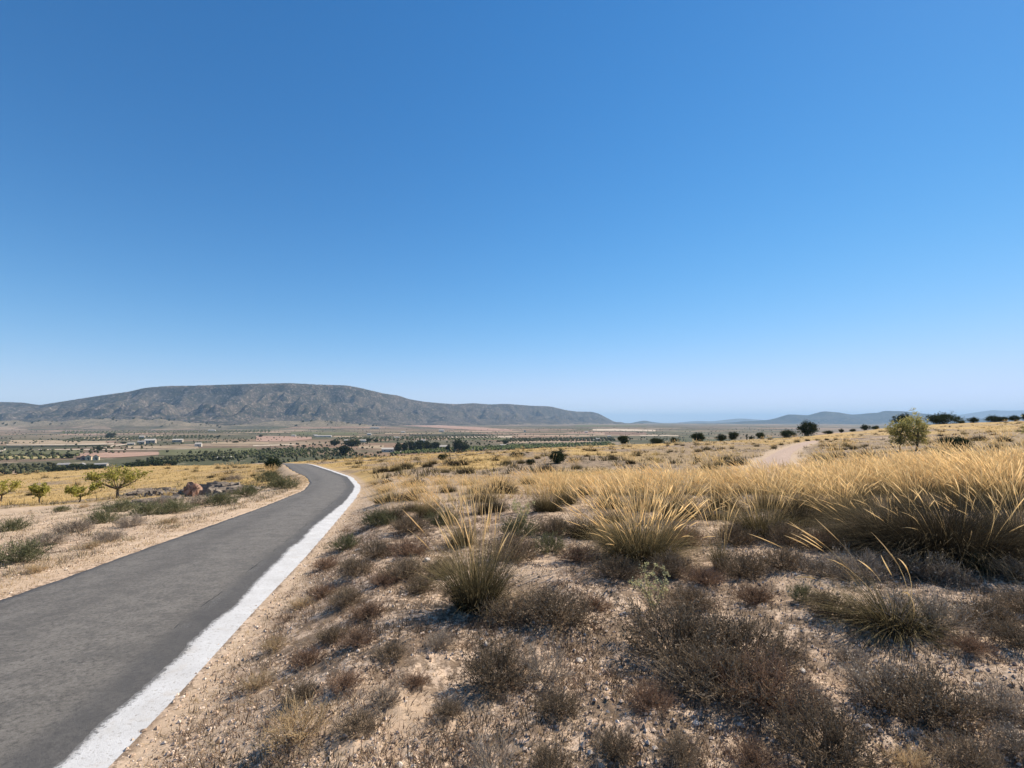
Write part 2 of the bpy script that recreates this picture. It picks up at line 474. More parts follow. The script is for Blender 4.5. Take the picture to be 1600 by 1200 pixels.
def build_ground():
    r1 = np.geomspace(1.2, 60, 330); r2 = np.geomspace(60, 60000, 200)[1:]
    r = np.concatenate([[0.0, .4], r1, r2])
    af = np.linspace(math.radians(-62), math.radians(62), 381)
    ab = np.linspace(math.radians(64), math.radians(360 - 64), 70)[1:-1]
    a = np.concatenate([af, ab])
    R, A = np.meshgrid(r, a, indexing='ij')
    X = R * np.sin(A); Y = R * np.cos(A)
    Z = gz(X, Y)
    n, m = R.shape
    idx = np.arange(n * m).reshape(n, m)
    q = np.stack([idx[:-1, :], idx[1:, :], np.roll(idx, -1, 1)[1:, :], np.roll(idx, -1, 1)[:-1, :]], -1).reshape(-1, 4)
    q = q[:, ::-1]
    u = np.clip(X / np.maximum(Y, 1e-3), US[0], US[-1])
    rc = np.where(Y > 0, np.interp(u, US, RC), 220)
    qd = np.where(Y > 0, R / np.sqrt(1 + u * u), R)
    val = ss(1.35, 2.2, qd / rc)
    gold = ss(-.12, .12, fbm(X / 9, Y / 22, 41, 3) + .04) * ss(12, 26, R) * .9
    gold = np.maximum(gold, ss(.72, .85, qd / rc) * .85 * ss(-.3, .0, fbm(X / 12, Y / 12, 43, 2) + .1))
    gold = np.where((X < -14) & (Y > 26) & (X < -.35 * Y - 4), np.maximum(gold, .75 * ss(-.35, -.05, fbm(X / 10, Y / 10, 44, 2)) * ss(40, 52, R)), gold)
    vr, vl = road_v(X, Y)
    bare = np.maximum(ss(2.0, .3, vl) * .8 * (vl > 0), ss(.55, .1, vr) * (vr > 0) * .8)
    bare = np.maximum(bare, .75 * ss(.15, .4, fbm(X / 2.6, Y / 2.6, 45, 3) + .05) * ss(40, 15, R))
    cx, cy = at(95, 800)
    bare = np.maximum(bare, ss(1.2, .7, np.hypot((X - cx) / 17, (Y - cy) / 9.5) + .2 * fbm(X / 4, Y / 4, 46, 2)))
    bare = np.maximum(bare, ss(2.6, 1.4, track_dist(X, Y)))
    foot = ss(3200, 4000, R) * (1 - ss(6500, 9000, R)) * ss(-.15, .1, fbm(X / 1100, Y / 260, 191, 3)) * (Y > 0)
    bare = np.maximum(bare * (val < .5), foot)
    gold = gold * (1 - .75 * ss(.15, .35, X / np.maximum(Y, 1)) * (1 - ss(75, 120, Y)))
    gold = gold * (1 - bare)
    me = mesh('ground', np.stack([X, Y, Z], -1).reshape(-1, 3), q, ground_material(), np.stack([gold, val, bare], -1).reshape(-1, 3), extra=np.clip(hill_mask(X, Y) * 1.6, 0, 1))
    obj('ground', me, kind='structure')

def asphalt_material():
    N = NT('old_asphalt')
    P = N.pos(); v, tt, _ = N.attr()          # v = metres from the right edge / 5
    n = N.noise(90, 3, .8, P); n2 = N.noise(2.0, 5, .6, P); n3 = N.noise(420, 2, .7, P); n5 = N.noise(26, 5, .8, P)
    c = N.ramp(n2, [(.3, (.135, .121, .105)), (.7, (.195, .176, .152))])
    c = N.mix(N.ramp(n5, [(.36, .85), (.50, 0.0)]), c, (.045, .042, .038))
    c = N.mix(N.ramp(n5, [(.53, 0.0), (.64, .8)]), c, (.24, .22, .195))
    n6 = N.noise(4.5, 5, .7, P)
    c = N.mix(N.ramp(n6, [(.40, .45), (.52, 0.0)]), c, (.075, .07, .064))
    c = N.mix(N.ramp(n6, [(.55, 0.0), (.7, .35)]), c, (.22, .20, .175))
    c = N.mix(N.ramp(n3, [(.35, .6), (.5, 0.0)]), c, (.085, .08, .075))
    c = N.mix(N.ramp(n, [(.55, 0.0), (.68, .5)]), c, (.24, .225, .205))
    tr = N.ramp(v, [(.13, .35), (.2, 0.0), (.36, .0), (.45, .35), (.55, .1), (.68, .4), (.75, 0.0)])
    c = N.mix(N.math('MULTIPLY', tr, N.ramp(N.noise(.6, 4, .6, P), [(.35, .5), (.65, 1.6)])), c, (.078, .071, .064))
    # long crack inside the painted edge and one beside the far edge
    wob = N.math('MULTIPLY_ADD', N.noise(1.6, 5, .75, P), .03); N.t.nodes[-1].inputs[2].default_value = -.015
    vw = N.math('ADD', v, wob)
    def line(p, wd):
        d = N.math('ABSOLUTE', N.math('SUBTRACT', vw, p)); return N.ramp(N.math('DIVIDE', d, wd), [(.4, 1.0), (1.0, 0.0)])
    brk = N.ramp(N.noise(1.1, 3, .6, P), [(.50, 0.0), (.62, 1.0)])
    cr = N.math('MULTIPLY', N.math('MAXIMUM', line(.145, .0028), line(.655, .0022)), brk)
    c = N.mix(N.math('MULTIPLY', cr, .6), c, (.03, .028, .026))
    c = N.mix(N.math('MULTIPLY', N.math('MULTIPLY', line(.125, .012), brk), N.ramp(n, [(.56, 0.0), (.62, .8)])), c, (.5, .49, .48))
    c = N.mix(N.math('MULTIPLY', line(.100, .055), .55), c, (.062, .060, .060))
    dust = N.math('MULTIPLY', line(.74, .05), N.ramp(n2, [(.4, .8), (.6, .2)]))
    c = N.mix(dust, c, (.33, .26, .2))
    h = N.math('ADD', N.math('MULTIPLY', n3, .5), n)
    h = N.math('SUBTRACT', h, N.math('MULTIPLY', cr, 2.0))
    return N.bsdf(c, .82, N.bump(h, .006, .8), .3)

def paint_material():
    N = NT('worn_white_paint')
    P = N.pos(); v, tt, _ = N.attr()
    n = N.noise(30, 5, .8, P); n2 = N.noise(3, 4, .6, P); n3 = N.noise(200, 2, .7, P)
    c = N.ramp(n2, [(.3, (.50, .49, .48)), (.7, (.62, .615, .61))])
    c = N.mix(N.ramp(n, [(.36, .9), (.44, 0.0)]), c, (.28, .25, .22))
    c = N.mix(N.ramp(N.noise(5, 5, .7, P), [(.55, 0.0), (.75, .5)]), c, (.46, .40, .33))
    c = N.mix(N.ramp(n3, [(.35, .45), (.5, 0.0)]), c, (.42, .39, .36))
    edge = N.math('ADD', N.math('MULTIPLY', N.math('ABSOLUTE', N.math('SUBTRACT', v, .5)), 2.0), N.math('MULTIPLY', N.math('SUBTRACT', n, .5), 1.3))
    c = N.mix(N.ramp(edge, [(.74, 0.0), (.92, .95)]), c, N.ramp(N.math('MULTIPLY', v, 1.0), [(.45, (.13, .125, .12)), (.55, (.46, .35, .26))]))
    return N.bsdf(c, .85, N.bump(N.math('ADD', n, n3), .006, .7), .15)

def strip(name, f0, f1, dz, mat, ys, nv, attr, kind='structure', thick=.10, relief=0.0):
    X = []; 
    V = []; A = []
    for y in ys:
        a, b = f0(y), f1(y)
        z = float(road_z(np.array(y)))
        for k in range(nv):
            t = k / (nv - 1); x = a + (b - a) * t
            V.append((x, y, z + dz + (relief * math.sin(math.pi * t)))); A.append(attr(x, y, t))
    V = np.array(V); n = len(ys)
    if relief >= 0:
        V[:, 2] += .004 * fbm(V[:, 0] / .5, V[:, 1] / .5, 71, 2) * (relief > 0)
    # side skirts
    idx = np.arange(n * nv).reshape(n, nv)
    q = [np.stack([idx[:-1, :-1], idx[:-1, 1:], idx[1:, 1:], idx[1:, :-1]], -1).reshape(-1, 4)]
    b0 = len(V); lo = V[idx[:, 0]] - [0, 0, thick]; hi = V[idx[:, -1]] - [0, 0, thick]
    i0 = b0 + np.arange(n); i1 = b0 + n + np.arange(n)
    q.append(np.stack([i0[:-1], idx[:-1, 0], idx[1:, 0], i0[1:]], -1))
    q.append(np.stack([idx[:-1, -1], i1[:-1], i1[1:], idx[1:, -1]], -1))
    A = np.array(A); AA = np.vstack([A, A[idx[:, 0]], A[idx[:, -1]]])
    me = mesh(name, np.vstack([V, lo, hi]), [np.vstack(q)], mat, AA)
    return obj(name, me, kind=kind)

def build_road():
    ys = np.concatenate([np.arange(-40, 1.5, .5), np.arange(1.5, 14, .05), np.arange(14, 45, .15), np.arange(45, 128, .5)])
    jit = lambda y, s: .035 * float(fbm(y / .35, s, 51, 3)) + .03 * float(fbm(y / 2.5, s, 52, 2))
    def L(y): return road_edges(y)[0] + jit(y, 3.3) * 2
    def Rr(y): return road_edges(y)[1] + .02 + jit(y, 8.8) * .6
    strip('road', L, Rr, .012, asphalt_material(), ys, 15, lambda x, y, t: ((road_edges(y)[1] - x) * float(road_cos(y)) / 5, t, 0), relief=.03)
    ys2 = np.concatenate([np.arange(-40, 1.5, .4), np.arange(1.5, 12, .02), np.arange(12, 40, .08), np.arange(40, 110, .4)])
    def wdt(y): return (.37 + .13 * float(ss(6, 9, y)) * (1 - float(ss(12, 18, y))))/float(road_cos(y))
    def P0(y): return road_edges(y)[1] - wdt(y) + 1.3 * jit(y, 21.5) + .010 * float(perlin(y / .05, 4.4, 53)) + .05 * float(fbm(y / 1.1, 2.2, 55, 3))
    def P1(y): return road_edges(y)[1] + .035 + 1.3 * jit(y, 35.1) + .015 * float(perlin(y / .06, 7.4, 54))
    # lies on the cambered road: follow its relief and stay 4 mm proud
    def relz(x, y):
        a, b = L(y), Rr(y); t = min(max((x - a) / (b - a), 0), 1); return .03 * math.sin(math.pi * t)
    V = []; A = []; nv = 7
    for y in ys2:
        a, b = P0(y), P1(y); z = float(road_z(np.array(y)))
        for k in range(nv):
            t = k / (nv - 1); x = a + (b - a) * t
            V.append((x, y, z + .012 + relz(x, y) + .005)); A.append((t, 0, 0))
    V = np.array(V); n = len(ys2); idx = np.arange(n * nv).reshape(n, nv)
    q = np.stack([idx[:-1, :-1], idx[:-1, 1:], idx[1:, 1:], idx[1:, :-1]], -1).reshape(-1, 4)
    lo = V[idx[:, -1]] - [0, 0, .06]; i1 = len(V) + np.arange(n)
    q2 = np.stack([idx[:-1, -1], i1[:-1], i1[1:], idx[1:, -1]], -1)
    me = mesh('white_edge_line', np.vstack([V, lo]), [np.vstack([q, q2])], paint_material(), np.vstack([A, np.array(A)[idx[:, -1]]]))
    obj('white_edge_line', me, kind='structure')

def build_track():
    N = NT('pale_track'); P = N.pos()
    c = N.ramp(N.noise(2.5, 5, .7, P), [(.3, (.34, .245, .19)), (.55, (.47, .35, .275)), (.8, (.54, .42, .33))])
    m = N.bsdf(c, .95, N.bump(N.noise(20, 4, .7, P), .03, .8), .05)
    T = np.gradient(TRKL, axis=0); T /= np.linalg.norm(T, axis=1)[:, None]
    Nn = np.stack([T[:, 1], -T[:, 0]], -1); V = []
    for i, (p, nn) in enumerate(zip(TRKL, Nn)):
        hw = .95 + .12 * float(fbm(i / 5., 2.2, 61, 2))
        for k in range(7):
            t = k / 6 * 2 - 1; q = p + nn * hw * t
            V.append((q[0], q[1], float(gz(q[0], q[1], fine=False)) + .05 - .04 * abs(t) - .03 * math.exp(-((abs(t) - .55) / .2) ** 2)))
    n = len(TRKL); idx = np.arange(n * 7).reshape(n, 7)
    q = np.stack([idx[:-1, :-1], idx[:-1, 1:], idx[1:, 1:], idx[1:, :-1]], -1).reshape(-1, 4)
    obj('gravel_track', mesh('gravel_track', V, q, m), kind='structure')

def mountain_material(name, veg, rock, scale=1.0):
    N = NT(name); P = N.pos()
    g, hgt, rid = N.attr()       # r gully depth, g height fraction, b ridge noise
    n = N.noise(.006 * scale, 6, .72, P); n2 = N.noise(.03 * scale, 4, .75, P); n3 = N.noise(.0016 * scale, 4, .6, P)
    c = N.ramp(n, [(.38, veg), (.62, rock)])
    c = N.mix(N.ramp(n2, [(.44, .85), (.54, 0.0)]), c, (.026, .032, .021))
    c = N.mix(N.ramp(n2, [(.58, 0.0), (.64, .8)]), c, (.34, .28, .22))
    c = N.mix(N.ramp(n3, [(.5, 0.0), (.66, .4)]), c, (.15, .12, .09))
    lowm = N.ramp(hgt, [(.02, 1.0), (.12, 0.0)])
    c = N.mix(N.math('MULTIPLY', lowm, N.ramp(n, [(.52, .0), (.60, .7)])), c, (.26, .205, .14))
    return N.bsdf(c, 1.0, N.bump(n2, 14, .8), .0)

def mountain(name, ridge, front, back, seed, mat, base_depth, gul=.42, nt=520, ns=70, gscale=420.):
    ridge = sorted(ridge); px = np.array([r[0] for r in ridge], float); py = np.array([r[1] for r in ridge], float); dd = np.array([r[2] for r in ridge], float)
    t = np.linspace(px[0], px[-1], nt)
    def sm(a):
        k = np.hanning(9); k /= k.sum(); return np.convolve(np.pad(a, 4, mode='edge'), k, mode='valid')
    Y = sm(np.interp(t, px, py)); D = sm(np.interp(t, px, dd)); U = (t - 800) / FPX
    S = np.concatenate([-np.linspace(1, 0, ns) ** 1.0, np.linspace(0, 1, ns // 3)[1:]])
    B = (EYE - base_depth)
    H = EYE + (655 - Y) / FPX * D - B
    H = H + .012 * H * fbm(t / 6., t * 0, seed + 9, 4)
    TT, SSs = np.meshgrid(np.arange(nt), S, indexing='ij')
    Dd = D[:, None] + np.where(SSs < 0, SSs * front, SSs * back)
    X = U[:, None] * D[:, None] * (1 + 0 * SSs) + U[:, None] * (Dd - D[:, None]) * .45
    Yw = Dd
    s = np.abs(SSs)
    prof = np.where(SSs < 0, .52 * (1 - s) ** 1.0 + .48 * (1 - s) ** 3.0 + .14 * np.sin(np.pi * s) ** 2 * (s < .5), (1 - s) ** 1.5)
    wx = X + 180 * fbm(X / 700, Yw / 700, seed + 3, 2); wy = Yw * .33
    rg = 1 - 2 * np.abs(fbm(wx / gscale, wy / gscale, seed, 4, .5)); rg2 = 1 - 2 * np.abs(perlin(wx / (gscale * .38), Yw * .6 / (gscale * .38), seed + 5))
    env = np.sin(np.pi * np.clip(s * 1.02, 0, 1)) ** .7
    cut = gul * env * (.75 * (1 - np.clip(rg, 0, 1)) + .25 * (1 - rg2) * .7)
    Hh = H[:, None] * prof * (1 - cut) + H[:, None] * .035 * fbm(X / 120, Yw / 120, seed + 7, 4) * env
    edge = np.minimum(ss(0, .03, TT / nt), 1)
    Z = B - 25 * (s > .97) + Hh
    n, m = Z.shape; idx = np.arange(n * m).reshape(n, m)
    q = np.stack([idx[:-1, :-1], idx[1:, :-1], idx[1:, 1:], idx[:-1, 1:]], -1).reshape(-1, 4)
    A = np.stack([cut / gul, prof, rg * .5 + .5], -1).reshape(-1, 3)
    obj(name, mesh(name, np.stack([X, Yw, Z], -1).reshape(-1, 3), q, mat, A), kind='structure')

def build_mountains():
    m1 = mountain_material('scrubby_limestone', (.042, .037, .030), (.150, .112, .088))
    mountain('mountain_range', [(-500, 640, 7200), (-250, 632, 6600), (0, 628, 6500), (35, 629, 6450), (62, 633, 6400), (100, 627, 6300), (150, 619, 6250), (200, 612, 6200), (225, 606, 6200), (260, 603, 6250), (300, 602.5, 6300), (350, 601, 6400), (400, 599.5, 6500), (450, 598.5, 6700),
        (500, 601, 7000), (540, 602, 7200), (562, 606, 7400), (600, 615, 7700), (622, 618, 8000), (640, 624, 8200), (665, 628, 8600), (700, 631, 9000), (715, 631.5, 9200), (740, 630, 9600), (765, 632, 10000), (790, 631, 10300), (830, 634, 11000), (860, 635, 11500), (885, 641, 12000), (900, 643, 12200), (925, 643.5, 12700), (935, 646, 12800), (950, 654, 13000), (965, 662, 13300), (985, 668, 13600)],
        2300, 2600, 101, m1, 92, gul=1.25, nt=660, ns=72, gscale=560.)
    m2 = mountain_material('far_limestone', (.030, .036, .034), (.065, .062, .058), .6)
    mountain('distant_hills', [(1080, 667, 15500), (1130, 661.5, 15500), (1160, 658, 15500), (1180, 657.5, 15500), (1200, 656, 15300), (1213, 653, 15200), (1230, 647.5, 15000), (1245, 648, 15000), (1262, 649, 15000), (1272, 646, 15000), (1286, 642.5, 15000), (1310, 644.5, 15000), (1330, 648, 15000), (1345, 647, 15000), (1358, 645.5, 15000), (1372, 645, 15000), (1380, 642, 15000), (1410, 642.5, 15000), (1440, 646, 15000), (1480, 651, 15200), (1520, 654, 15500), (1600, 655, 16000), (1750, 654, 17000)],
             2200, 2500, 202, m2, 132, gul=.25, nt=340, ns=40, gscale=900.)
    mountain('small_far_hill', [(965, 668, 16500), (985, 661, 16500), (997, 658.5, 16500), (1006, 657, 16500), (1020, 659.5, 16500), (1045, 662.5, 16500), (1075, 664, 16500), (1090, 668, 16500)], 700, 900, 303, m2, 142, gul=.2, nt=80, ns=20, gscale=700.)
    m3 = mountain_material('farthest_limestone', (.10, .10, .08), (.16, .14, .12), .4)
    mountain('farthest_range', [(1020, 664, 27000), (1050, 661, 27000), (1075, 658.5, 27000), (1090, 657.5, 27000), (1110, 658.5, 27000), (1140, 655, 27000), (1155, 653.5, 27000), (1175, 655, 27000), (1200, 657, 27000), (1260, 660, 27000), (1330, 658, 27000), (1440, 655, 27500), (1480, 651, 27500), (1500, 648, 27500), (1530, 643.5, 27500), (1550, 640.5, 27500), (1570, 642, 27500), (1600, 641, 27500), (1700, 643, 27500), (1850, 648, 27500)],
             2600, 3000, 404, m3, 225, gul=.2, nt=200, ns=24, gscale=1800.)

def build_haze():
    m = bpy.data.materials.new('valley_air'); m.use_nodes = True
    t = m.node_tree; t.nodes.clear()
    o = t.nodes.new('ShaderNodeOutputMaterial'); v = t.nodes.new('ShaderNodeVolumePrincipled')
    v.inputs['Color'].default_value = (.50, .74, 1.0, 1)
    v.inputs['Density'].default_value = HAZE
    v.inputs['Anisotropy'].default_value = 0.0
    t.links.new(v.outputs[0], o.inputs['Volume'])
    L = 62000; z0, z1 = -620, 545
    V = [(x, y, z) for z in (z0, z1) for (x, y) in ((-L, -L), (L, -L), (L, L), (-L, L))]
    F = [(0, 3, 2, 1), (4, 5, 6, 7), (0, 1, 5, 4), (1, 2, 6, 5), (2, 3, 7, 6), (3, 0, 4, 7)]
    obj('haze', mesh('haze', V, np.array(F), m, smooth=False), kind='stuff')
HAZE = 3.6e-5

build_ground()
build_road()
build_track()
build_mountains()
build_haze()

# ------------------------------------------------------------------ plant builders (vectorised)
def blades(R, n, rad, L, tilt, curl, width, segs=4, wind=(0, 0), Lj=.35, tj=.25, z0=0.0, out=1.0, tipw=.1, kind=0.0):
    """n curved ribbons growing from a disc of radius rad; returns V, F, A"""
    a = R.uniform(0, 2 * np.pi, n); r = rad * np.sqrt(R.uniform(0, 1, n))
    bx, by = r * np.cos(a), r * np.sin(a)
    az = a + R.normal(0, .5, n)
    th = tilt * (.25 + .75 * r / rad) * out + R.normal(0, tj, n)
    ln = L * (1 - Lj * R.uniform(0, 1, n))
    cu = curl * R.uniform(.3, 1.4, n)
    P = np.zeros((n, segs + 1, 3)); P[:, 0, 0] = bx; P[:, 0, 1] = by; P[:, 0, 2] = z0
    D = np.zeros((n, segs + 1, 3))
    for k in range(segs + 1):
        t = k / segs; ang = th + cu * t ** 1.3
        dx = np.sin(ang) * np.cos(az) + wind[0] * t; dy = np.sin(ang) * np.sin(az) + wind[1] * t; dz = np.cos(ang)
        D[:, k] = np.stack([dx, dy, dz], -1)
        if k: P[:, k] = P[:, k - 1] + (D[:, k] + D[:, k - 1]) / 2 * (ln / segs)[:, None]
    wa = az + np.pi / 2 + R.normal(0, .6, n)
    wv = np.stack([np.cos(wa), np.sin(wa), 0 * wa], -1)
    ww = width * R.uniform(.7, 1.3, n)
    T = np.linspace(0, 1, segs + 1)
    tp = (1 - T) ** .55 * (1 - tipw) + tipw
    off = wv[:, None, :] * (ww[:, None] * tp[None, :])[..., None] / 2
    V = np.stack([P - off, P + off], 2).reshape(-1, 3)
    b = (np.arange(n) * (segs + 1) * 2)[:, None] + (np.arange(segs) * 2)[None, :]
    F = np.stack([b, b + 1, b + 3, b + 2], -1).reshape(-1, 4)
    rr = R.uniform(0, 1, n)
    A = np.stack([np.repeat(np.tile(T, n), 2), np.repeat(rr, (segs + 1) * 2), np.full(n * (segs + 1) * 2, kind)], -1)
    return V, F, A, P

def spikes(R, P, n, prad, slen, taper=True, sides=3):
    """slender seed spikes on the last stretch of the stalks P (n, k, 3)"""
    k = P.shape[1]; tip = P[:, -1]; d = P[:, -1] - P[:, -2]; d /= np.linalg.norm(d, axis=1)[:, None]
    base = tip - d * slen[:, None] * .35
    u = np.cross(d, [0, 0, 1.0]); u += 1e-3; u /= np.linalg.norm(u, axis=1)[:, None]; v = np.cross(d, u)
    T = np.array([0, .25, .6, .85, 1.0]); W = np.array([.35, 1.0, .85, .4, .05])
    V = []
    droop = R.uniform(0, .25, n)
    hz = R.normal(0, .1, (n, 2))
    for t, wd in zip(T, W):
        c = base + d * (slen * t)[:, None]; c[:, 2] -= droop * slen * t * t; c[:, :2] += hz * (slen * t * t)[:, None]
        for s in (0, 2, 1, 3):
            a = np.pi * s / 2 + .6
            V.append(c + (u * math.cos(a) + v * math.sin(a)) * (prad * wd)[:, None])
    sides = 4; V = np.stack(V, 1); m = len(T) * sides; F = []
    for i in range(len(T) - 1):
        for s in (0, 2): F.append([i * 4 + s, i * 4 + s + 1, i * 4 + s + 5, i * 4 + s + 4])
    F = (np.arange(n) * m)[:, None, None] + np.array(F)[None]
    rr = np.repeat(R.uniform(0, 1, n), m); tt = np.tile(np.repeat(T, sides), n)
    return V.reshape(-1, 3), F.reshape(-1, 4), np.stack([tt, rr, 0 * tt + 1], -1)

def join(parts):
    V = []; F = []; A = []; o = 0
    for p in parts:
        V.append(p[0]); F.append(p[1] + o); A.append(p[2]); o += len(p[0])
    return np.vstack(V), np.vstack(F), np.vstack(A)

LEAF = blade_mat('esparto_leaf', [(0.0, (.05, .038, .022)), (.3, (.085, .068, .038)), (.65, (.155, .13, .068)), (.85, (.26, .20, .10)), (1.0, (.48, .37, .20))], .2, .5)  # brown base to straw tip; base darkened further for the shade beneath tussocks
LEAFDK = blade_mat('esparto_leaf_shaded', [(0.0, (.04, .03, .022)), (.3, (.06, .048, .033)), (.7, (.09, .074, .048)), (1.0, (.17, .135, .08))], .08, .5)  # darker copy of the leaf: the domes' backlit shade is in its colour
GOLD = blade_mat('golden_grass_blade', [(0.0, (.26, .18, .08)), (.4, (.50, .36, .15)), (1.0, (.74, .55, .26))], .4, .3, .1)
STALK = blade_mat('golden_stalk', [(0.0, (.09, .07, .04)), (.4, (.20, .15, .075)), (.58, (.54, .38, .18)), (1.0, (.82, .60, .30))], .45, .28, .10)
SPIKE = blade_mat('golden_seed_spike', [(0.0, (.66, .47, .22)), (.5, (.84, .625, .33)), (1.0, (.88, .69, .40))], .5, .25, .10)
WIND = (-.28, -.02)

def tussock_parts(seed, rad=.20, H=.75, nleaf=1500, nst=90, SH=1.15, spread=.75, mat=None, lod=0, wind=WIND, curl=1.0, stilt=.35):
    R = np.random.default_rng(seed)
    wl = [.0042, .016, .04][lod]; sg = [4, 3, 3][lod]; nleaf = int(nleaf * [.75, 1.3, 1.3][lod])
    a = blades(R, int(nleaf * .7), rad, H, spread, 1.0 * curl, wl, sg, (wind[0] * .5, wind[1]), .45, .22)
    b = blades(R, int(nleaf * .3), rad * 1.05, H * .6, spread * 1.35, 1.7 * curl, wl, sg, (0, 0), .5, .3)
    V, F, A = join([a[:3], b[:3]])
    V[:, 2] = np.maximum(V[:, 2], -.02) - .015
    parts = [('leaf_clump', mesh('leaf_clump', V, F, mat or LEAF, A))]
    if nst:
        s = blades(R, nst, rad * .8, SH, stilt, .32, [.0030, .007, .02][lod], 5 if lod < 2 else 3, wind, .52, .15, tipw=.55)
        V, F, A = s[:3]; V[:, 2] -= .01
        parts.append(('stalks', mesh('stalks', V, F, STALK, A)))
        n = nst; slen = R.uniform(.16, .30, n) * (SH / 1.15)
        sp = spikes(R, s[3], n, R.uniform(.0034, .0056, n) * [1, 1.9, 3.6][lod], slen)
        parts.append(('seed_heads', mesh('seed_heads', sp[0], sp[1], SPIKE, sp[2])))
    return parts

# dwarf shrubs: forked twigs
def ribbons(p0, p1, w0, w1, R):
    n = len(p0); d = p1 - p0
    s = np.cross(d, R.normal(0, 1, (n, 3))); s /= np.linalg.norm(s, axis=1)[:, None] + 1e-9
    mid = (p0 + p1) / 2 + R.normal(0, 1, (n, 3)) * np.linalg.norm(d, axis=1)[:, None] * .07
    wm = (w0 + w1) / 2
    V = np.stack([p0 - s * w0, p0 + s * w0, mid - s * wm, mid + s * wm, p1 - s * w1, p1 + s * w1], 1).reshape(-1, 3)
    b = (np.arange(n) * 6)[:, None]
    F = np.stack([b + [[0, 1, 3, 2]], b + [[2, 3, 5, 4]]], 1).reshape(-1, 4)
    return V, F

def shrub_parts(seed, W=.35, H=.32, n0=46, f1=5, f2=4, mat=None, lmat=None, leafn=1400, lsize=.006, tw=.0018, upright=.6, tips=0):
    R = np.random.default_rng(seed)
    az = R.uniform(0, 2 * np.pi, n0); el = np.arccos(R.uniform(0, 1, n0) ** (.5 + upright * .6))
    L = R.uniform(.55, .8, n0)
    d = np.stack([np.sin(el) * np.cos(az) * W, np.sin(el) * np.sin(az) * W, (np.cos(el) * .85 + .15) * H], -1)
    p0 = np.stack([R.normal(0, W * .12, n0), R.normal(0, W * .12, n0), np.zeros(n0) - .01], -1); p1 = p0 + d * L[:, None]
    segs = [(p0, p1, tw * 1.7, 0.0, .35)]
    def fork(a, b, f, sc, wdt, t0, t1):
        n = len(a); t = R.uniform(.35, 1.0, (n, f))[..., None]
        s = a[:, None] + (b - a)[:, None] * t
        ln = np.linalg.norm(b - a, axis=1)[:, None, None]
        dr = (b - a)[:, None] / (ln + 1e-9) + R.normal(0, .5, (n, f, 3)) + np.array([0, 0, .35])
        dr /= np.linalg.norm(dr, axis=2)[..., None]
        e = s + dr * ln * sc * R.uniform(.6, 1.3, (n, f, 1))
        s = s.reshape(-1, 3); e = e.reshape(-1, 3); e[:, 2] = np.maximum(e[:, 2], .005)
        segs.append((s, e, wdt, t0, t1)); return s, e
    a, b = fork(p0, p1, f1, .5, tw, .3, .65)
    c, e = fork(a, b, f2, .55, tw * .75, .6, 1.0)
    Vs = []; 
    for (s0, s1, wd, t0, t1) in segs:
        V, F = ribbons(s0, s1, wd, wd * .6, R); n = len(s0)
        A = np.stack([np.tile(np.repeat([t0, (t0 + t1) / 2, t1], 2), n), np.repeat(R.uniform(0, 1, n), 6), np.zeros(n * 6)], -1)
        Vs.append((V, F, A))
    V, F, A = join(Vs)
    parts = [('twigs', mesh('twigs', V, F, mat, A))]
    if leafn:
        i = R.integers(0, len(c), leafn); t = R.uniform(.2, 1.05, leafn)[:, None]
        p = c[i] + (e[i] - c[i]) * t
        q = quads(R, p, lsize)
        parts.append(('leaves', mesh('leaves', q[0], q[1], lmat or mat, q[2])))
    if tips:
        i = R.integers(0, len(e), tips); q = quads(R, e[i] + R.normal(0, .004, (tips, 3)), .011)
        parts.append(('seed_heads', mesh('seed_heads', q[0], q[1], TIPM, q[2])))
    return parts

def quads(R, p, size, flat=0.0, asp=1.6):
    n = len(p); u = R.normal(0, 1, (n, 3)); u /= np.linalg.norm(u, axis=1)[:, None]
    v = np.cross(u, R.normal(0, 1, (n, 3))); v /= np.linalg.norm(v, axis=1)[:, None] + 1e-9
    s = (size * R.uniform(.6, 1.4, n))[:, None] / 2
    V = np.stack([p - u * s * asp, p - v * s, p + u * s * asp, p + v * s], 1).reshape(-1, 3)
    F = (np.arange(n) * 4)[:, None] + np.array([[0, 1, 2, 3]])
    rr = R.uniform(0, 1, n)
    return V, F, np.stack([np.repeat(rr, 4), np.repeat(R.uniform(0, 1, n), 4), np.ones(n * 4)], -1)

TW_DARK = blade_mat('thyme_twig', [(0, (.11, .08, .052)), (.5, (.18, .135, .09)), (1, (.31, .235, .155))], .15, .5)
TW_RED = blade_mat('reddish_twig', [(0, (.13, .085, .06)), (.5, (.21, .135, .09)), (1, (.32, .21, .135))], .15, .4)
TW_GREY = blade_mat('grey_twig', [(0, (.14, .115, .09)), (.5, (.25, .205, .16)), (1, (.40, .33, .255))], .15, .4)
TW_STRAW = blade_mat('straw_twig', [(0, (.30, .21, .12)), (.5, (.44, .32, .18)), (1, (.56, .42, .25))], .35, .35)
TW_OLIVE = blade_mat('olive_twig', [(0, (.12, .10, .06)), (.5, (.15, .15, .08)), (1, (.21, .21, .11))], .25, .35)
TIPM = blade_mat('pale_seed_head', [(0, (.34, .28, .21)), (1, (.52, .44, .34))], .3, .3)
PALEG = blade_mat('pale_woolly_leaf', [(0, (.36, .34, .17)), (1, (.58, .54, .30))], .3, .2)
BARK = blade_mat('bark', [(0, (.10, .08, .06)), (1, (.15, .12, .09))], .0, .3)
PINEM = blade_mat('pine_needle', [(0, (.030, .038, .020)), (.6, (.050, .062, .028)), (1, (.085, .095, .040))], .2, .3, .15)
JUNIM = blade_mat('dark_bush_leaf', [(0, (.022, .032, .018)), (1, (.055, .070, .035))], .15, .3, .15)
